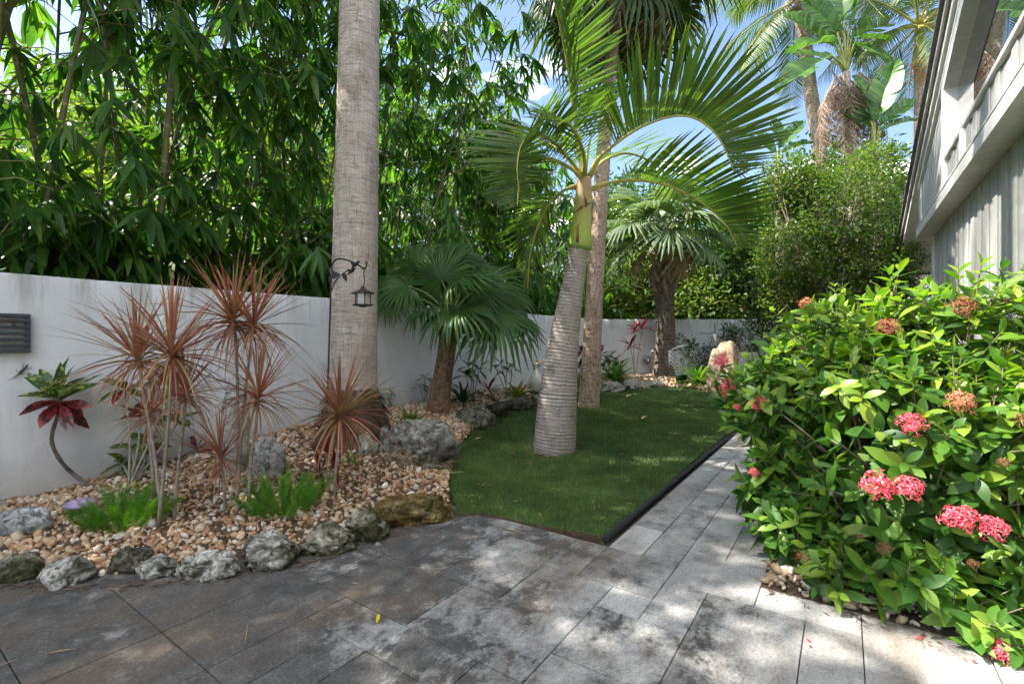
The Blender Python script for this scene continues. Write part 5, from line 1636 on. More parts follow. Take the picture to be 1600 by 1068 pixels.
# ferns and small leafy plants along the wall
FR = [leaf(1, .10, 5, .15, .55, .45, .03, .3), leaf(1, .12, 5, .15, .35, .5, .03, .3)]
def tuft(name, label, base, n, L, mat, els=(85, 15), cat='fern', tpl=FR, group=None):
    t = thing(name, label, cat, base, group)
    mes = [mesh('leaf', a, b_, mat, True) for a, b_ in tpl]
    for k in range(n):
        a = k*2.4 + R.gauss(0, .2); f = (k+.5)/n
        h = Vector((math.cos(a), math.sin(a), 0)); el = rad(els[0]+(els[1]-els[0])*f+R.gauss(0, 6)); l = L*R.uniform(.75, 1.15)
        obj('leaf', mes[k % len(mes)], t, basis(Vector(base)+h*.02, h*math.cos(el)+Vector((0, 0, math.sin(el))), Vector((0, 0, 1))-h*(.9 if el > 1 else 0), (l, l, l)))
tuft('fern', 'dark green fern right of the young fan palm trunk', BP(722, 632), 40, .36, MT['fern_dark'], (85, 20))
tuft('fern', 'bright green strappy fern in front of the tall cordyline', BP(962, 594), 60, .55, MT['fern'], (80, 5))
tuft('fern', 'bright green fern right of the dark palm trunk', BP(1092, 598), 56, .55, MT['fern'], (80, 8))
tuft('fern', 'yellow green leafy tuft left of the white urn', BP(806, 624), 26, .30, MT['yellowcroton'], (80, 15), tpl=CL)
tuft('fern', 'green strappy plant behind the ringed palm trunk', BP(902, 606), 30, .45, MT['fern'], (85, 30))
PLF = [leaf(1, .42, 3, .12, .25, .5, .03, .1)]
def sprig(label, base_px, tips, L, nl, mat='plant', name='leafy_plant'):
    b_ = BP(*base_px)
    return rosette(name, label, b_, [D(x, y, b_.y + R.uniform(-.05, .05)) for x, y in tips], MT[mat], L, nl, tpl=PLF, els=(60, -35), sr=.007, group='small leafy plants along the wall')
sprig('small dark leafy plant right of the tall grey palm trunk', (603, 640), [(596, 606), (612, 610), (606, 622), (588, 612)], .10, 6)
sprig('dark leafy plant just left of the young fan palm trunk', (662, 630), [(664, 588), (656, 602), (668, 606), (704, 596)], .13, 6)
sprig('long-stemmed leafy plant right of the young fan palm', (738, 630), [(732, 570), (738, 582), (748, 576), (728, 584)], .20, 6)
sprig('thin-stemmed leafy plant under the fan palm leaves', (792, 622), [(782, 566), (800, 572), (774, 574), (792, 578)], .18, 6)
sprig('small green shrub behind the strappy fern at the wall', (955, 590), [(944, 564), (952, 558), (962, 562), (970, 568), (958, 572)], .22, 8)
tree('dark_shrub', 'dark grey green shrub in front of the lattice panel', 'shrub', BP(1080, 592), [blob(1088, 558, 10.75, .36, .25, .42), blob(1066, 540, 11.35, .2, .2, .25), blob(1115, 560, 11.3, .5, .25, .45), blob(1165, 565, 11.2, .6, .25, .45)], 2600, .085, MT['fern_dark'], 60, .03, 51, .05, tpl=LEAN, per=9)
tree('green_shrub', 'light green shrub growing over the right lattice panel', 'shrub', BP(1155, 600), [blob(1152, 535, 10.9, .38, .3, .35), blob(1140, 520, 11, .2, .2, .25)], 900, .09, MT['deep'], 60, .03, 52, .05, tpl=LEAN, per=9)

# ================================================================== FLOWERING SHRUB (foreground right)
IX = [leaf(1, .42, 5, .12, .18, .48, .03, .10), leaf(1, .47, 5, .08, .34, .52, .03, .10), leaf(1, .36, 5, .20, .06, .46, .03, .10), leaf(1, .44, 5, -.06, .26, .5, .03, .10)]
ix = thing('ixora_shrub', 'large glossy green shrub with red and pink flower heads beside the path', 'shrub', UV(3.7, .25, .03))
blobs = [(UV(3.30, .34, .52), .58, .58, .58), (UV(4.0, .12, .70), .60, .60, .74), (UV(3.62, .55, 1.05), .50, .50, .48), (UV(4.75, .12, .80), .55, .6, .68), (UV(3.10, .85, .46), .50, .5, .5), (UV(3.5, 1.0, .86), .6, .6, .64),
         (UV(5.5, .10, .6), .5, .5, .5), (UV(3.45, -.18, .30), .34, .34, .30), (UV(2.93, .22, .16), .27, .32, .16), (UV(3.0, .72, .13), .30, .34, .15), (UV(3.62, -.22, .78), .38, .36, .36), (UV(4.35, -.28, .72), .40, .40, .44), (UV(5.1, -.35, .70), .38, .4, .42), (UV(2.98, .55, .80), .24, .24, .24), (UV(3.2, .05, .98), .26, .26, .24), (UV(2.80, .02, .12), .20, .2, .13), (UV(2.78, .40, .11), .20, .22, .12), (UV(2.82, .92, .16), .24, .26, .18), (UV(3.0, -.22, .16), .18, .2, .15)]
def in_blob(p, k=1.0, skip=-1):
    for i, (c, a, b_, h) in enumerate(blobs):
        if i == skip: continue
        if ((p.x-c.x)/a)**2 + ((p.y-c.y)/b_)**2 + ((p.z-c.z)/h)**2 < k: return True
    return False
shoots = []
for i, (c, a, b_, h) in enumerate(blobs):
    n = int(300*(a*h)**.80)
    for _ in range(n*6):
        d = Vector((R.gauss(0, 1), R.gauss(0, 1), R.gauss(0, 1))).normalized()
        lump = 1 + .38*mn.noise(d*2.6 + c*3) + R.gauss(0, .09)
        rr_ = R.choice((1, 1, 1, .85, .7))
        p = c + Vector((d.x*a, d.y*b_, d.z*h))*lump*rr_
        if p.z < .05 or in_blob(p, .62, i): continue
        u, v = uv_of(p)
        if v > .95 and p.z < 2.9: continue
        if v < -.46 - .35*min(1, p.z): continue
        shoots.append((p, d))
R.shuffle(shoots)
FLOWERS = ((1260, 476, 26, 'f', 3.6), (1388, 512, 36, 'f', 2.9), (1506, 480, 40, 'f', 2.5), (1570, 472, 34, 'b', 2.4), (1128, 565, 28, 'r', 3.9), (1137, 606, 32, 'r', 3.6), (1190, 630, 32, 'r', 3.4),
           (1424, 662, 40, 'r', 2.3), (1372, 760, 52, 'r', 2.1), (1421, 762, 44, 'r', 2.1), (1498, 810, 54, 'r', 1.95), (1553, 826, 42, 'r', 1.9), (1502, 628, 44, 'f', 2.2), (1562, 1016, 42, 'r', 1.80),
           (1382, 856, 28, 'b', 2.1), (1252, 870, 34, 'b', 2.25), (1344, 838, 20, 'b', 2.2), (1520, 880, 22, 'b', 1.95), (1178, 738, 18, 'r', 2.9), (1152, 636, 14, 'r', 3.5), (1568, 722, 22, 'b', 2.0), (1595, 655, 30, 'b', 1.9))
def blob_hit(x, y):
    """first point of the shrub's volume along the sight line through a picture point"""
    for i in range(900):
        Y = 1.4 + i*.006
        p = D(x, y, Y)
        if in_blob(p, 1.12): return p
    return None
extra = []
for (x, y, wpx, kind, dflt) in FLOWERS:
    p = blob_hit(x, y)
    if p is None or x < 1200:
        p = p or D(x, y, min(dflt, 3.5))
        for q in range(5):
            extra.append((p + Vector((R.uniform(.0, .16), R.uniform(.0, .15), R.uniform(-.16, -.03))), Vector((-.4 + R.gauss(0, .4), -.3 + R.gauss(0, .4), .5))))
shoots = extra + [s_ for s_ in shoots if in_view(s_[0], 260)][:2200]
st = MB(); IM = []; IY = []
roots = [UV(3.3, .25), UV(3.9, .2), UV(4.7, .2), UV(3.2, .75), UV(3.6, .6), UV(4.2, .35)]
for k, (p, d) in enumerate(shoots):
    ax = (d + Vector((0, 0, .55)) + Vector((R.gauss(0, .25), R.gauss(0, .25), R.gauss(0, .2)))).normalized()
    L = R.uniform(.095, .165)
    npair = R.choice((2, 3, 3, 4))
    young = p.z > .75 and R.random() < (.25 + .6*min(1, (p.z-.75)/.5))
    a0 = R.uniform(0, math.pi)
    sd = ax.cross(Vector((0.3, .2, 1))).normalized(); sd2 = ax.cross(sd)
    for q in range(npair):
        f = q/max(1, npair-1)
        a = a0 + q*math.pi/2
        h = sd*math.cos(a) + sd2*math.sin(a)
        for sg_ in (-1, 1):
            el = rad(15 + 45*f + R.gauss(0, 8))
            dd = h*sg_*math.cos(el) + ax*math.sin(el) + Vector((0, 0, -.12))
            l = L*(1.05-.45*f)*R.uniform(.85, 1.15)
            (IY if young and q >= npair-2 else IM).append(basis(p + ax*(-.07 + .08*q/2), dd, ax + Vector((0, 0, .25)), (l*R.uniform(.9, 1.1), l, l)))
    st.tube([p - ax*.16, p - ax*.05, p + ax*.04], [.004, .0035, .002], 3, False)
    if k % 9 == 0:
        r_ = min(roots, key=lambda q_: (q_ - Vector((p.x, p.y, 0))).length)
        r_ = r_ + Vector((R.gauss(0, .07), R.gauss(0, .07), 0))
        st.tube(spline([r_, r_.lerp(p, .5) + Vector((R.gauss(0, .06), R.gauss(0, .06), .08)), p - ax*.1], 6), [.012, .010, .008, .006, .005, .004], 5, False)
obj('stems', st.mesh('stems', MT['branch'], True), ix)['kind'] = 'stuff'
leaves_of(ix, IX, IM, MT['ixora'], 220, rest='foliage')
leaves_of(ix, IX, IY, MT['ixora_young'], 80, rest='young_foliage')
# flower heads: domes of four-petalled florets on thin tubes
def flower_head(seed, n=40, Rr=.050, openness=1.3):
    rr = random.Random(seed)
    V = []; Fc = []
    for k in range(n):
        z = 1 - (k+.5)/n*1.12; r = math.sqrt(max(0, 1-z*z)); a = k*2.399963
        d = Vector((r*math.cos(a), r*math.sin(a), z)); d.normalize()
        c = d*Rr*rr.uniform(.70, 1.22) + Vector((rr.gauss(0, .005), rr.gauss(0, .005), rr.gauss(0, .004)))
        s1 = d.cross(Vector((.2, .9, .3))).normalized(); s2 = d.cross(s1)
        b_ = len(V); w = .0016
        V += [s1*w + d*.008, s2*w + d*.008, -s1*w + d*.008, -s2*w + d*.008, c + s1*w, c + s2*w, c - s1*w, c - s2*w]
        Fc += [(b_, b_+1, b_+5, b_+4), (b_+1, b_+2, b_+6, b_+5), (b_+2, b_+3, b_+7, b_+6), (b_+3, b_, b_+4, b_+7)]
        ph = rr.uniform(0, 1.5); pl = .0135*openness*rr.uniform(.85, 1.15)
        for q in range(4):
            t_ = ph + q*math.pi/2
            e = s1*math.cos(t_) + s2*math.sin(t_); g = s2*math.cos(t_) - s1*math.sin(t_)
            b_ = len(V)
            V += [c, c + e*pl*.55 + g*pl*.25 + d*.002, c + e*pl - d*.0015, c + e*pl*.55 - g*pl*.25 + d*.002]
            Fc.append((b_, b_+1, b_+2, b_+3))
    return V, Fc
FHV = [flower_head(i) for i in range(3)]
fh = {k: [mesh('flower_head', v, f, MT[m_]) for v, f in FHV] for k, m_ in (('r', 'ixora_fl'), ('f', 'ixora_fl2'))}
fhb = [mesh('flower_head', *flower_head(9, 40, .045, .55), MT['ixora_bud']), mesh('flower_head', *flower_head(8, 34, .036, .4), MT['ixora_bud'])]
for (x, y, wpx, kind, dflt) in FLOWERS:
    p = blob_hit(x, y) or D(x, y, min(dflt, 3.5))
    if y > 1000: p = D(x, y, 1.86)
    p = p + (CAMP-p).normalized()*.05
    d = ((CAMP-p).normalized()*.8 + Vector((R.gauss(0, .2), 0, .7))).normalized()
    sc = wpx*p.y/F/2/.060
    me = R.choice(fhb) if kind == 'b' else R.choice(fh[kind])
    M_ = Matrix.Translation(p) @ d.to_track_quat('Z', 'Y').to_matrix().to_4x4() @ Matrix.Rotation(R.uniform(0, 6), 4, 'Z') @ Matrix.Diagonal((sc, sc, sc*.85, 1))
    o = obj('flower_head', me, ix, M_)
    lab = {'r': 'bright red pink flower head', 'f': 'faded orange pink flower head', 'b': 'spent brown flower head'}[kind]
    o['label'] = lab

# ================================================================== ORNAMENTS AND FITTINGS
MT['iron'] = plain('black_iron', (.018, .018, .019), .5, .3, 20, bump=.2)
MT['slate'] = plain('slate_paint', (.045, .052, .065), .55, .25, 30, bump=.25)
MT['frost'] = plain('frosted_panel', (.34, .35, .36), .4, .15, 20, bump=.1)
MT['bronze'] = plain('bronze', (.045, .030, .026), .45, .35, 30, metal=.6, bump=.2)
MT['lampglass'] = plain('lamp_glass', (.42, .40, .37), .2, .2, 14, bump=.05)
MT['ceramic'] = plain('white_ceramic', (.62, .62, .58), .35, .15, 6, bump=.1, bscale=20)
MT['purple'] = plain('purple_glaze', (.36, .26, .42), .4, .3, 24, bump=.25)
MT['navy'] = plain('navy_glaze', (.04, .05, .09), .4, .3, 24, bump=.1)
MT['white_plastic'] = plain('white_plastic', (.75, .75, .75), .5, .08, 10, bump=0)
MT['grey_metal'] = plain('grey_metal', (.30, .31, .32), .4, .2, 20, metal=.5, bump=.1)
MT['teal'] = plain('teal_plastic', (.008, .035, .042), .45, .2, 10, bump=0)
# louvred wall light
pw = wall_frame(6, 520)
wl = thing('wall_light', 'slate grey louvred wall light at the left edge of the wall', 'wall light', pw)
def wbox(name, mat, c, hu, hz, d0, d1, parent, bev=.003):
    M_ = Matrix.Translation(c) @ RZ
    return obj(name, MB().bbox((-hu, -d1, -hz), (hu, -d0, hz), bev, M_).mesh(name, mat), parent)
wbox('panel', MT['frost'], pw, .115, .125, .0, .02, wl)
for zz in (-.128, .128): wbox('frame_rail', MT['slate'], pw + Vector((0, 0, zz)), .13, .013, -.001, .055, wl)
for uu_ in (-.118, .118): wbox('frame_stile', MT['slate'], pw + AX*uu_, .012, .114, -.001, .05, wl)
for k in range(5): wbox('louvre', MT['slate'], pw + Vector((0, 0, -.088 + k*.044)), .126, .010, .022, .060, wl)

# two small lizards
def lizard(label, x, y, L, ang, off):
    c = wall_frame(x, y) + BX*off
    up = Vector((0, 0, 1))
    def q(a, b_, n_=0): 
        ca, sa = math.cos(ang), math.sin(ang)
        return c + (AX*(a*ca - b_*sa) + up*(a*sa + b_*ca))*L + BX*(n_*L)
    mb = MB()
    body = [(-.62, .10, .02), (-.42, .03, .03), (-.22, 0, .05), (-.10, 0, .06), (.05, 0, .065), (.18, 0, .06), (.24, 0, .055), (.31, .01, .055), (.38, .015, .045)]
    mb.tube(spline([q(*b_) for b_ in body], 26), list(np.interp(np.linspace(0, 1, 26), np.linspace(0, 1, 9), [.004*L, .014*L, .028*L, .045*L, .055*L, .045*L, .032*L, .042*L, .008*L])), 8)
    for (a, s_) in ((-.08, 1), (-.08, -1), (.17, 1), (.17, -1)):
        mb.tube([q(a, .03*s_, .05), q(a + (.05 if a > 0 else -.05), .12*s_, .06), q(a + (.13 if a > 0 else .01), .17*s_, .02)], [.016*L, .012*L, .008*L], 5)
        e = (a + (.13 if a > 0 else .01), .17*s_)
        for dx, dy in ((.05, .0), (.04, .04), (.0, .05)): mb.tube([q(e[0], e[1], .02), q(e[0]+dx, e[1]+dy*s_, .015)], [.006*L, .003*L], 4)
    return tag(obj('lizard', mb.mesh('lizard', MT['lizard'], True)), label, 'lizard')
MT['lizard'] = plain('lizard_skin', (.075, .055, .042), .6, .4, 60, bump=.2)
lizard('small brown lizard clinging to the wall below the louvred light', 33, 579, .15, rad(52), .004)
lizard('small dark lizard on the louvred wall light', 15, 503, .11, rad(-55), .062)

# shepherd's hook with iron birds and leaves, and the lantern on it
base = BP(511, 706); Y = base.y - .02
hk = thing('shepherd_hook', 'thin black iron garden hook with bird and leaf ornaments before the palm', 'garden hook', base)
Pp = [base - Vector((0, 0, .1)), D(512, 620, Y), D(514, 540, Y), D(516, 480, Y), D(517, 440, Y)]
obj('pole', MB().tube(spline(Pp, 20), .0075, 8).mesh('pole', MT['iron'], True), hk)
obj('arm', MB().tube(spline([D(517, 442, Y), D(518, 420, Y), D(522, 408, Y), D(531, 404, Y-.03), D(545, 407, Y-.10), D(558, 413, Y-.17), D(568, 419, Y-.22), D(572, 417, Y-.24), D(573, 408, Y-.24)], 34), .0075, 8).mesh('arm', MT['iron'], True), hk)
obj('brace', MB().tube(spline([D(517, 456, Y), D(524, 440, Y-.02), D(535, 428, Y-.06), D(546, 422, Y-.10), D(553, 424, Y-.14)], 20), .005, 6).mesh('brace', MT['iron'], True), hk)
def iron_bird(x, y, dY, s_):
    mb = MB(); c = D(x, y, Y+dY); k = Y/F*s_
    X_ = Vector((1, -.4, 0)).normalized(); Z_ = Vector((0, 0, 1))
    P_ = [c + (X_*a + Z_*b_)*k for a, b_ in ((-8, -6), (-5, -2.5), (-1, 0), (3, 2), (6, 5), (8, 5.2), (10.5, 4.2))]
    mb.tube(spline(P_, 18), list(np.interp(np.linspace(0, 1, 18), np.linspace(0, 1, 7), [1*k, 1.7*k, 3.4*k, 3.3*k, 2.3*k, 2*k, .2*k])), 8)
    w = [c + (X_*a + Z_*b_)*k + Vector((0, -2.6*k, 0)) for a, b_ in ((2, 2.5), (-1, 1.5), (-6, -1), (-9, 5), (-3, 4))]
    w2 = [p_ + Vector((0, -.8*k, 0)) for p_ in w]
    mb.add(w + w2, [(0, 1, 2, 3, 4), (9, 8, 7, 6, 5)] + [(i, (i+1) % 5, 5+(i+1) % 5, 5+i) for i in range(5)])
    obj('bird_ornament', mb.mesh('bird_ornament', MT['iron']), hk)
iron_bird(555, 414, -.17, .85); iron_bird(549, 424, -.13, .8)
lf = leaf(1, .5, 4, .2, .1)
th = mesh('leaf_ornament', np.r_[lf[0], lf[0] + [0, 0, -.06]], np.r_[lf[1], lf[1][:, ::-1] + len(lf[0])], MT['iron'])
for (x, y, dx, dy, L_) in ((531, 428, -14, 4, .11), (522, 432, -6, -14, .09), (537, 426, 5, 16, .08)):
    p = D(x, y, Y-.05); obj('leaf_ornament', th, hk, basis(p, D(x+dx, y+dy, Y-.05)-p, (0, -1, .2), L_))
Yl = Y - .24
lan = thing('hanging_lantern', 'small bronze roofed lantern with frosted glass hanging before the palm trunk', 'lantern', D(567, 480, Yl))
c = D(567, 480, Yl); k = Yl/F*.92
def six(prof, name, mat, seg=6, smooth=False):
    mb = MB(); mb.lathe([(r*k, z*k) for r, z in prof], seg, c); return obj(name, mb.mesh(name, mat, smooth), lan)
six([(0, 36), (3, 35.6), (3.6, 33), (6, 31), (10, 28.5), (20, 24.6), (20.4, 23.2), (13, 23.6), (0, 24)], 'roof', MT['bronze'])
six([(0, 23.3), (12, 23.3), (12.6, 14), (12, 5.2), (0, 5.2)], 'glass', MT['lampglass'])
for q in range(6):
    a = q*math.pi/3
    obj('rib', MB().tube([c + Vector((12.7*k*math.cos(a), 12.7*k*math.sin(a), 4*k)), c + Vector((12.9*k*math.cos(a), 12.9*k*math.sin(a), 23.5*k))], .9*k, 5).mesh('rib', MT['bronze']), lan)
six([(0, 5), (18, 5), (18.6, 4), (16, 2.6), (8, 1.8), (5, .2), (0, -.4)], 'base', MT['bronze'])
obj('hanger', MB().tube(spline([c + Vector((0, 0, 35*k)), c + Vector((3*k, 0, 45*k)), c + Vector((1.5*k, 0, 58*k)), D(571, 418, Yl)], 14), .8*k, 5).mesh('hanger', MT['iron'], True), lan)

# purple capped ornament
base = BP(124, 800); k = base.y/F
pc = thing('purple_ornament', 'purple domed garden ornament on dark foot left of the foxtail fern', 'ornament', base)
obj('foot', MB().lathe([(0, -4*k), (12*k, -4*k), (13*k, 4*k), (15*k, 12*k), (0, 13*k)], 24, base).mesh('foot', MT['navy'], True), pc)
obj('cap', MB().lathe([(0, 11.5*k), (17*k, 11*k), (20.5*k, 12.5*k), (20.5*k, 14.5*k), (17*k, 18.5*k), (10*k, 21.5*k), (0, 22.5*k)], 30, base).mesh('cap', MT['purple'], True), pc)

# white urn on its stand
base = BP(838, 618); k = base.y/F
base = Vector((D(838, 616, base.y).x, base.y, base.z))
ur = thing('white_urn', 'white ceramic urn with narrow neck beside the ringed trunk', 'urn', base)
obj('body', MB().lathe([(0, 8*k), (6*k, 8*k), (8.5*k, 13*k), (10.8*k, 22*k), (11*k, 28*k), (9.5*k, 33*k), (6.4*k, 37*k), (5.4*k, 42*k), (5.8*k, 47*k), (8.2*k, 51*k), (8.4*k, 52*k), (7.4*k, 52*k), (5*k, 47*k), (4.6*k, 40*k), (0, 38*k)], 36, base).mesh('body', MT['ceramic'], True), ur)
for a in (0.4, 2.5, 4.6):
    obj('stand_leg', MB().tube(spline([base + Vector((math.cos(a)*5*k, math.sin(a)*5*k, 9*k)), base + Vector((math.cos(a)*9*k, math.sin(a)*9*k, 5*k)), base + Vector((math.cos(a)*7*k, math.sin(a)*7*k, -1*k))], 8), .010, 6).mesh('stand_leg', MT['iron'], True), ur)
obj('stand_ring', MB().lathe([(5*k, 7*k), (7*k, 7*k), (7*k, 8.2*k), (5*k, 8.2*k), (5*k, 7*k)], 24, base).mesh('stand_ring', MT['iron']), ur)
lf2 = mesh('fallen_leaf', *leaf(1, .4, 4, .3, .3, .5), MT['dracaena_dry'], True)
tag(obj('fallen_leaf', lf2, None, basis(base + Vector((-.03, -.03, 52*k)), (1, 0, .5), (0, -.5, 1), .16)), 'dry brown leaf lying on the rim of the white urn', 'leaf')

# lattice panels
def lattice(label, c, w, h, ax, step, arch=0.0):
    t = thing('lattice_panel', label, 'lattice', c)
    ax = Vector(ax).normalized(); nrm = ax.cross(Vector((0, 0, 1)))
    def q(a, z, n_): return Vector(c) + ax*a + Vector((0, 0, z)) + nrm*n_
    for sg_ in (1, -1):
        s0 = -h
        while s0 < w + .001:
            # line z = (a - s0) or mirrored
            a0 = max(0, s0); a1 = min(w, s0+h)
            if a1 - a0 > .03:
                pa, pb = (a0, a0-s0), (a1, a1-s0)
                if sg_ < 0: pa, pb = (w-pa[0], pa[1]), (w-pb[0], pb[1])
                A = q(pa[0]-w/2, pa[1], .004*sg_); B = q(pb[0]-w/2, pb[1], .004*sg_)
                dv = (B-A).normalized(); sd_ = dv.cross(nrm)*.011
                n1 = nrm*.0035
                V = [A+sd_+n1, A-sd_+n1, B-sd_+n1, B+sd_+n1, A+sd_-n1, A-sd_-n1, B-sd_-n1, B+sd_-n1]
                obj('slat', mesh('slat', V, [(0,1,2,3), (7,6,5,4), (0,4,5,1), (1,5,6,2), (2,6,7,3), (3,7,4,0)], MT['white_plastic']), t)
            s0 += step
    rail = [q(-w/2, 0, 0), q(w/2, 0, 0), q(w/2, h, 0)] + ([q(a*w/2, h + arch*(1-a*a), 0) for a in (.6, .2, -.2, -.6)] if arch else []) + [q(-w/2, h, 0), q(-w/2, 0, 0)]
    obj('frame', MB().tube(rail, .016, 4).mesh('frame', MT['white_plastic']), t)
lattice('arched white lattice panel against the back wall beside the dark palm', Vector((D(1078, 590, 11.0).x, 11.0, .26)), .95, .68, (1, 0, 0), .085, .14)
lattice('white lattice panel set at an angle behind the tan boulder', Vector((D(1160, 590, 10.1).x, 10.1, .22)), .75, .70, (1, .3, 0), .095)
lattice('white lattice panel beside the flowering shrub at far right', Vector((D(1208, 598, 9.7).x, 9.7, .20)), .6, .62, (1, -.4, 0), .095)

# hose tap on the back wall, hanging feeder, teal pot
c = D(1010, 561, 11.80)
tp = thing('wall_tap', 'grey hose tap with looped pipe on the back wall', 'tap', c)
obj('backplate', MB().lathe([(0, .0), (.10, .0), (.10, .03), (.07, .05), (0, .05)], 20).mesh('backplate', MT['grey_metal'], True), tp, Matrix.Translation(c) @ Matrix.Rotation(rad(90), 4, 'X'))
obj('pipe', MB().tube(spline([D(1016, 592, 11.70), D(1016, 566, 11.70), D(1017, 552, 11.68), D(1020, 548, 11.66), D(1023, 551, 11.64), D(1024, 560, 11.64)], 24), .018, 8).mesh('pipe', MT['grey_metal'], True), tp)
obj('spout', MB().tube([c + Vector((0, -.04, 0)), c + Vector((.02, -.12, -.01)), c + Vector((.03, -.14, -.08))], [.035, .03, .025], 10).mesh('spout', MT['grey_metal'], True), tp)
b = BP(1119, 596)
ho = thing('feeder_pole', 'thin dark pole with cross arm and pale hanging ornament near the back wall', 'garden hook', b)
Yf = b.y
obj('pole', MB().tube([b - Vector((0, 0, .1)), D(1118, 540, Yf), D(1117, 505, Yf)], .009, 6).mesh('pole', MT['iron'], True), ho)
obj('cross_arm', MB().tube(spline([D(1094, 522, Yf), D(1097, 520, Yf), D(1108, 521, Yf), D(1118, 519, Yf)], 12), .007, 6).mesh('cross_arm', MT['iron'], True), ho)
for (dx, l) in ((0, 16), (2, 20), (-2, 13), (1, 18)):
    obj('tube_chime', MB().tube([D(1116+dx, 521, Yf-.05), D(1116.6+dx, 521+l, Yf-.05)], .008, 6).mesh('tube_chime', MT['ceramic'], True), ho)
b = BP(1064, 598); k = b.y/F
tag(obj('teal_pot', MB().lathe([(0, 0), (.10, 0), (.135, .15), (.145, .155), (.145, .175), (.125, .175), (.11, .13), (0, .13)], 24, b).mesh('teal_pot', MT['teal'], True)), 'dark teal plant pot at the foot of the dark palm', 'pot')

# ================================================================== FALLEN THINGS ON PAVING AND LAWN
MT['straw'] = leaf_mat('straw', [(.42, .30, .14), (.50, .38, .20)], 0, .8)
MT['yellow_leaf'] = leaf_mat('yellow_leaf', [(.62, .42, .03), (.66, .48, .05)], .2, .6)
MT['petal'] = leaf_mat('red_petal', [(.55, .05, .06), (.62, .10, .10)], .2, .6)
def litter(name, label, x0, y0, x1, y1, w, mat, place=G, h=.004, curl=-.12):
    a = place(x0, y0); b_ = place(x1, y1); a.z += h; b_.z += h
    d = b_ - a
    me = mesh(name, *leaf(1, 1, 5, .25, curl, .5, .06, .2), MT[mat], True)
    return tag(obj(name, me, None, basis(a, d, (0, 0, 1), (w*(.26 if 'straw' in name else .8), d.length, d.length*.18))), label, 'leaf')
litter('fallen_leaf', 'bright yellow fallen leaf lying on the dark paving', 589, 974, 592, 960, .022, 'yellow_leaf')
litter('straw_piece', 'pale upright piece of straw on the brown stained paving', 383, 1008, 387, 978, .013, 'straw')
litter('straw_piece', 'short straw piece on the paving below the small pale rock', 178, 968, 212, 957, .012, 'straw')
litter('straw_piece', 'long straw piece on the paving at the lower left', 66, 1024, 121, 1015, .015, 'straw')
litter('straw_piece', 'straw piece cut by the left edge of the photo', -6, 1044, 30, 1030, .015, 'straw')
litter('straw_piece', 'pale twig lying on the paving at the lawn corner', 778, 826, 822, 836, .012, 'straw')
litter('straw_piece', 'short pale curl of leaf on the dark paving', 549, 911, 560, 913, .02, 'straw')
litter('fallen_leaf', 'tan fallen leaf on the far part of the lawn', 1002, 657, 1012, 653, .06, 'straw', GL, .03)
litter('fallen_leaf', 'small tan fallen leaf on the back of the lawn', 978, 622, 988, 619, .08, 'straw', GL, .03)
litter('fallen_leaf', 'pale fallen leaf on the lawn beside the ringed trunk', 742, 690, 752, 687, .05, 'straw', GL, .03)
litter('fallen_leaf', 'brown fallen leaf on the lawn edge below the urn', 755, 668, 768, 666, .05, 'straw', GL, .03)
litter('fallen_leaf', 'dark dry leaf on the pale paving at the lower middle', 941, 1018, 946, 1022, .012, 'mulch')
litter('fallen_leaf', 'yellow fallen leaf on the gravel by the dark border rock', 52, 838, 64, 832, .03, 'yellow_leaf', BP, .02)
for (x, y, lab) in ((1437, 995, 'red fallen petals on the paving below the shrub'), (1504, 1027, 'small red petal alone on the paving at lower right'), (1275, 1006, 'red petal on the paving near the tile joint'), (1428, 968, 'dark red petal at the edge of the shrub bed')):
    p = G(x, y, .004)
    Ms = [basis(p + Vector((R.gauss(0, .012), R.gauss(0, .012), 0)), (R.gauss(0, 1), R.gauss(0, 1), .1), (0, 0, 1), R.uniform(.012, .022)) for _ in range(7 if x == 1437 else 2)]
    P, Fa = scatter(leaf(1, .6, 3, .2, -.2), Ms)
    tag(obj('fallen_petals', mesh('fallen_petals', P, Fa, MT['petal'])), lab, 'petals')
Ms = []
for _ in range(260):
    x = R.uniform(20, 700); y = lerp_list([0, 105, 320, 420, 510, 575, 640, 700], [908, 916, 900, 884, 870, 850, 824, 800], x) + abs(R.gauss(0, 5))
    p = G(x, y, .004)
    Ms.append(basis(p, (R.gauss(0, 1), R.gauss(0, .6), R.gauss(0, .08)), (0, 0, 1), (R.uniform(.006, .014), R.uniform(.02, .09), .03)))
for _ in range(120):
    p = UV(2.64 + abs(R.gauss(0, .05))*-1, R.uniform(-.35, 1.0), .004)
    Ms.append(basis(p, (R.gauss(0, 1), R.gauss(0, .6), R.gauss(0, .08)), (0, 0, 1), (R.uniform(.006, .014), R.uniform(.012, .05), .03)))
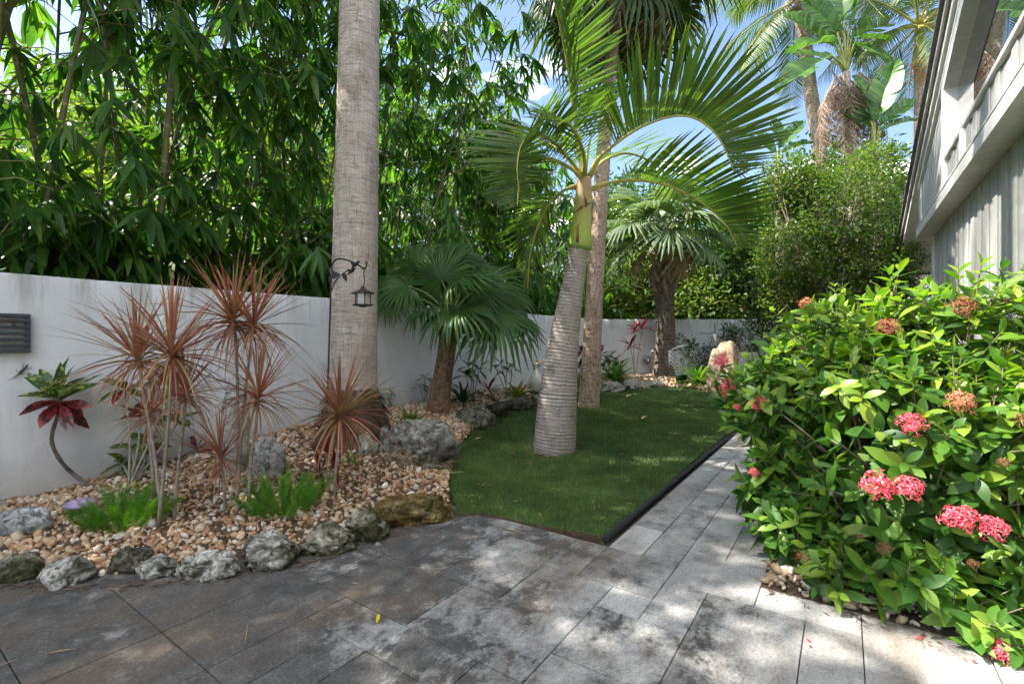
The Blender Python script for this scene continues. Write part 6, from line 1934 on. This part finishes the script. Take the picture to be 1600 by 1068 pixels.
for _ in range(420):
    p = UV(R.uniform(.2, 2.6), R.uniform(-3.0, 1.2), .003)
    l = R.uniform(.004, .018) if R.random() < .93 else R.uniform(.02, .05)
    Ms.append(basis(p, (R.gauss(0, 1), R.gauss(0, 1), R.gauss(0, .08)), (0, 0, 1), (R.uniform(.003, .007), l, .02)))
P, Fa = scatter(leaf(1, .8, 2, .1, .05), Ms)
tag(obj('dry_debris', mesh('dry_debris', P, Fa, MT['mulch'])), 'dry twigs and leaf bits on the paving and along the stone border', 'leaf litter', None, 'stuff')
Ms = []
for _ in range(170):
    p = Vector(BF[R.randrange(6*NT_, 75*NT_)]) + Vector((0, 0, .018))
    Ms.append(basis(p, (R.gauss(0, 1), R.gauss(0, 1), R.gauss(0, .1)), (0, 0, 1), (R.uniform(.008, .018), R.uniform(.06, .22), .06)))
P, Fa = scatter(leaf(1, 1, 3, .1, .05, .4), Ms)
tag(obj('dry_leaves', mesh('dry_leaves', P, Fa, MT['straw'])), 'dry straw coloured leaves strewn over the gravel bed', 'leaf litter', None, 'stuff')
Ms = []
for _ in range(150):
    x = R.uniform(700, 1140); y = R.uniform(606, 830)
    p = GL(x, y)
    if not in_lawn(p.x, p.y): continue
    p.z += .028
    Ms.append(basis(p, (R.gauss(0, 1), R.gauss(0, 1), R.gauss(0, .2)), (0, 0, 1), (R.uniform(.008, .02), R.uniform(.012, .045), .03)))
for (cx_, cy_, r_) in ((spin.location.x, spin.location.y, .24), (slim.location.x, slim.location.y + .1, .22)):
    for _ in range(150):
        a = R.uniform(0, 2*math.pi); q = r_ + abs(R.gauss(0, .05))
        p = Vector((cx_ + q*math.cos(a), cy_ + q*math.sin(a), 0)); p.z = hl(p.y) + R.uniform(.0, .02)
        Ms.append(basis(p, (R.gauss(0, 1), R.gauss(0, 1), R.gauss(0, .3)), (0, 0, 1), (R.uniform(.005, .012), R.uniform(.02, .07), .03)))
P, Fa = scatter(leaf(1, 1, 2, .2, .1), Ms)
tag(obj('lawn_litter', mesh('lawn_litter', P, Fa, MT['dracaena_dry'])), 'tiny dry leaf flecks scattered over the lawn', 'leaf litter', None, 'stuff')
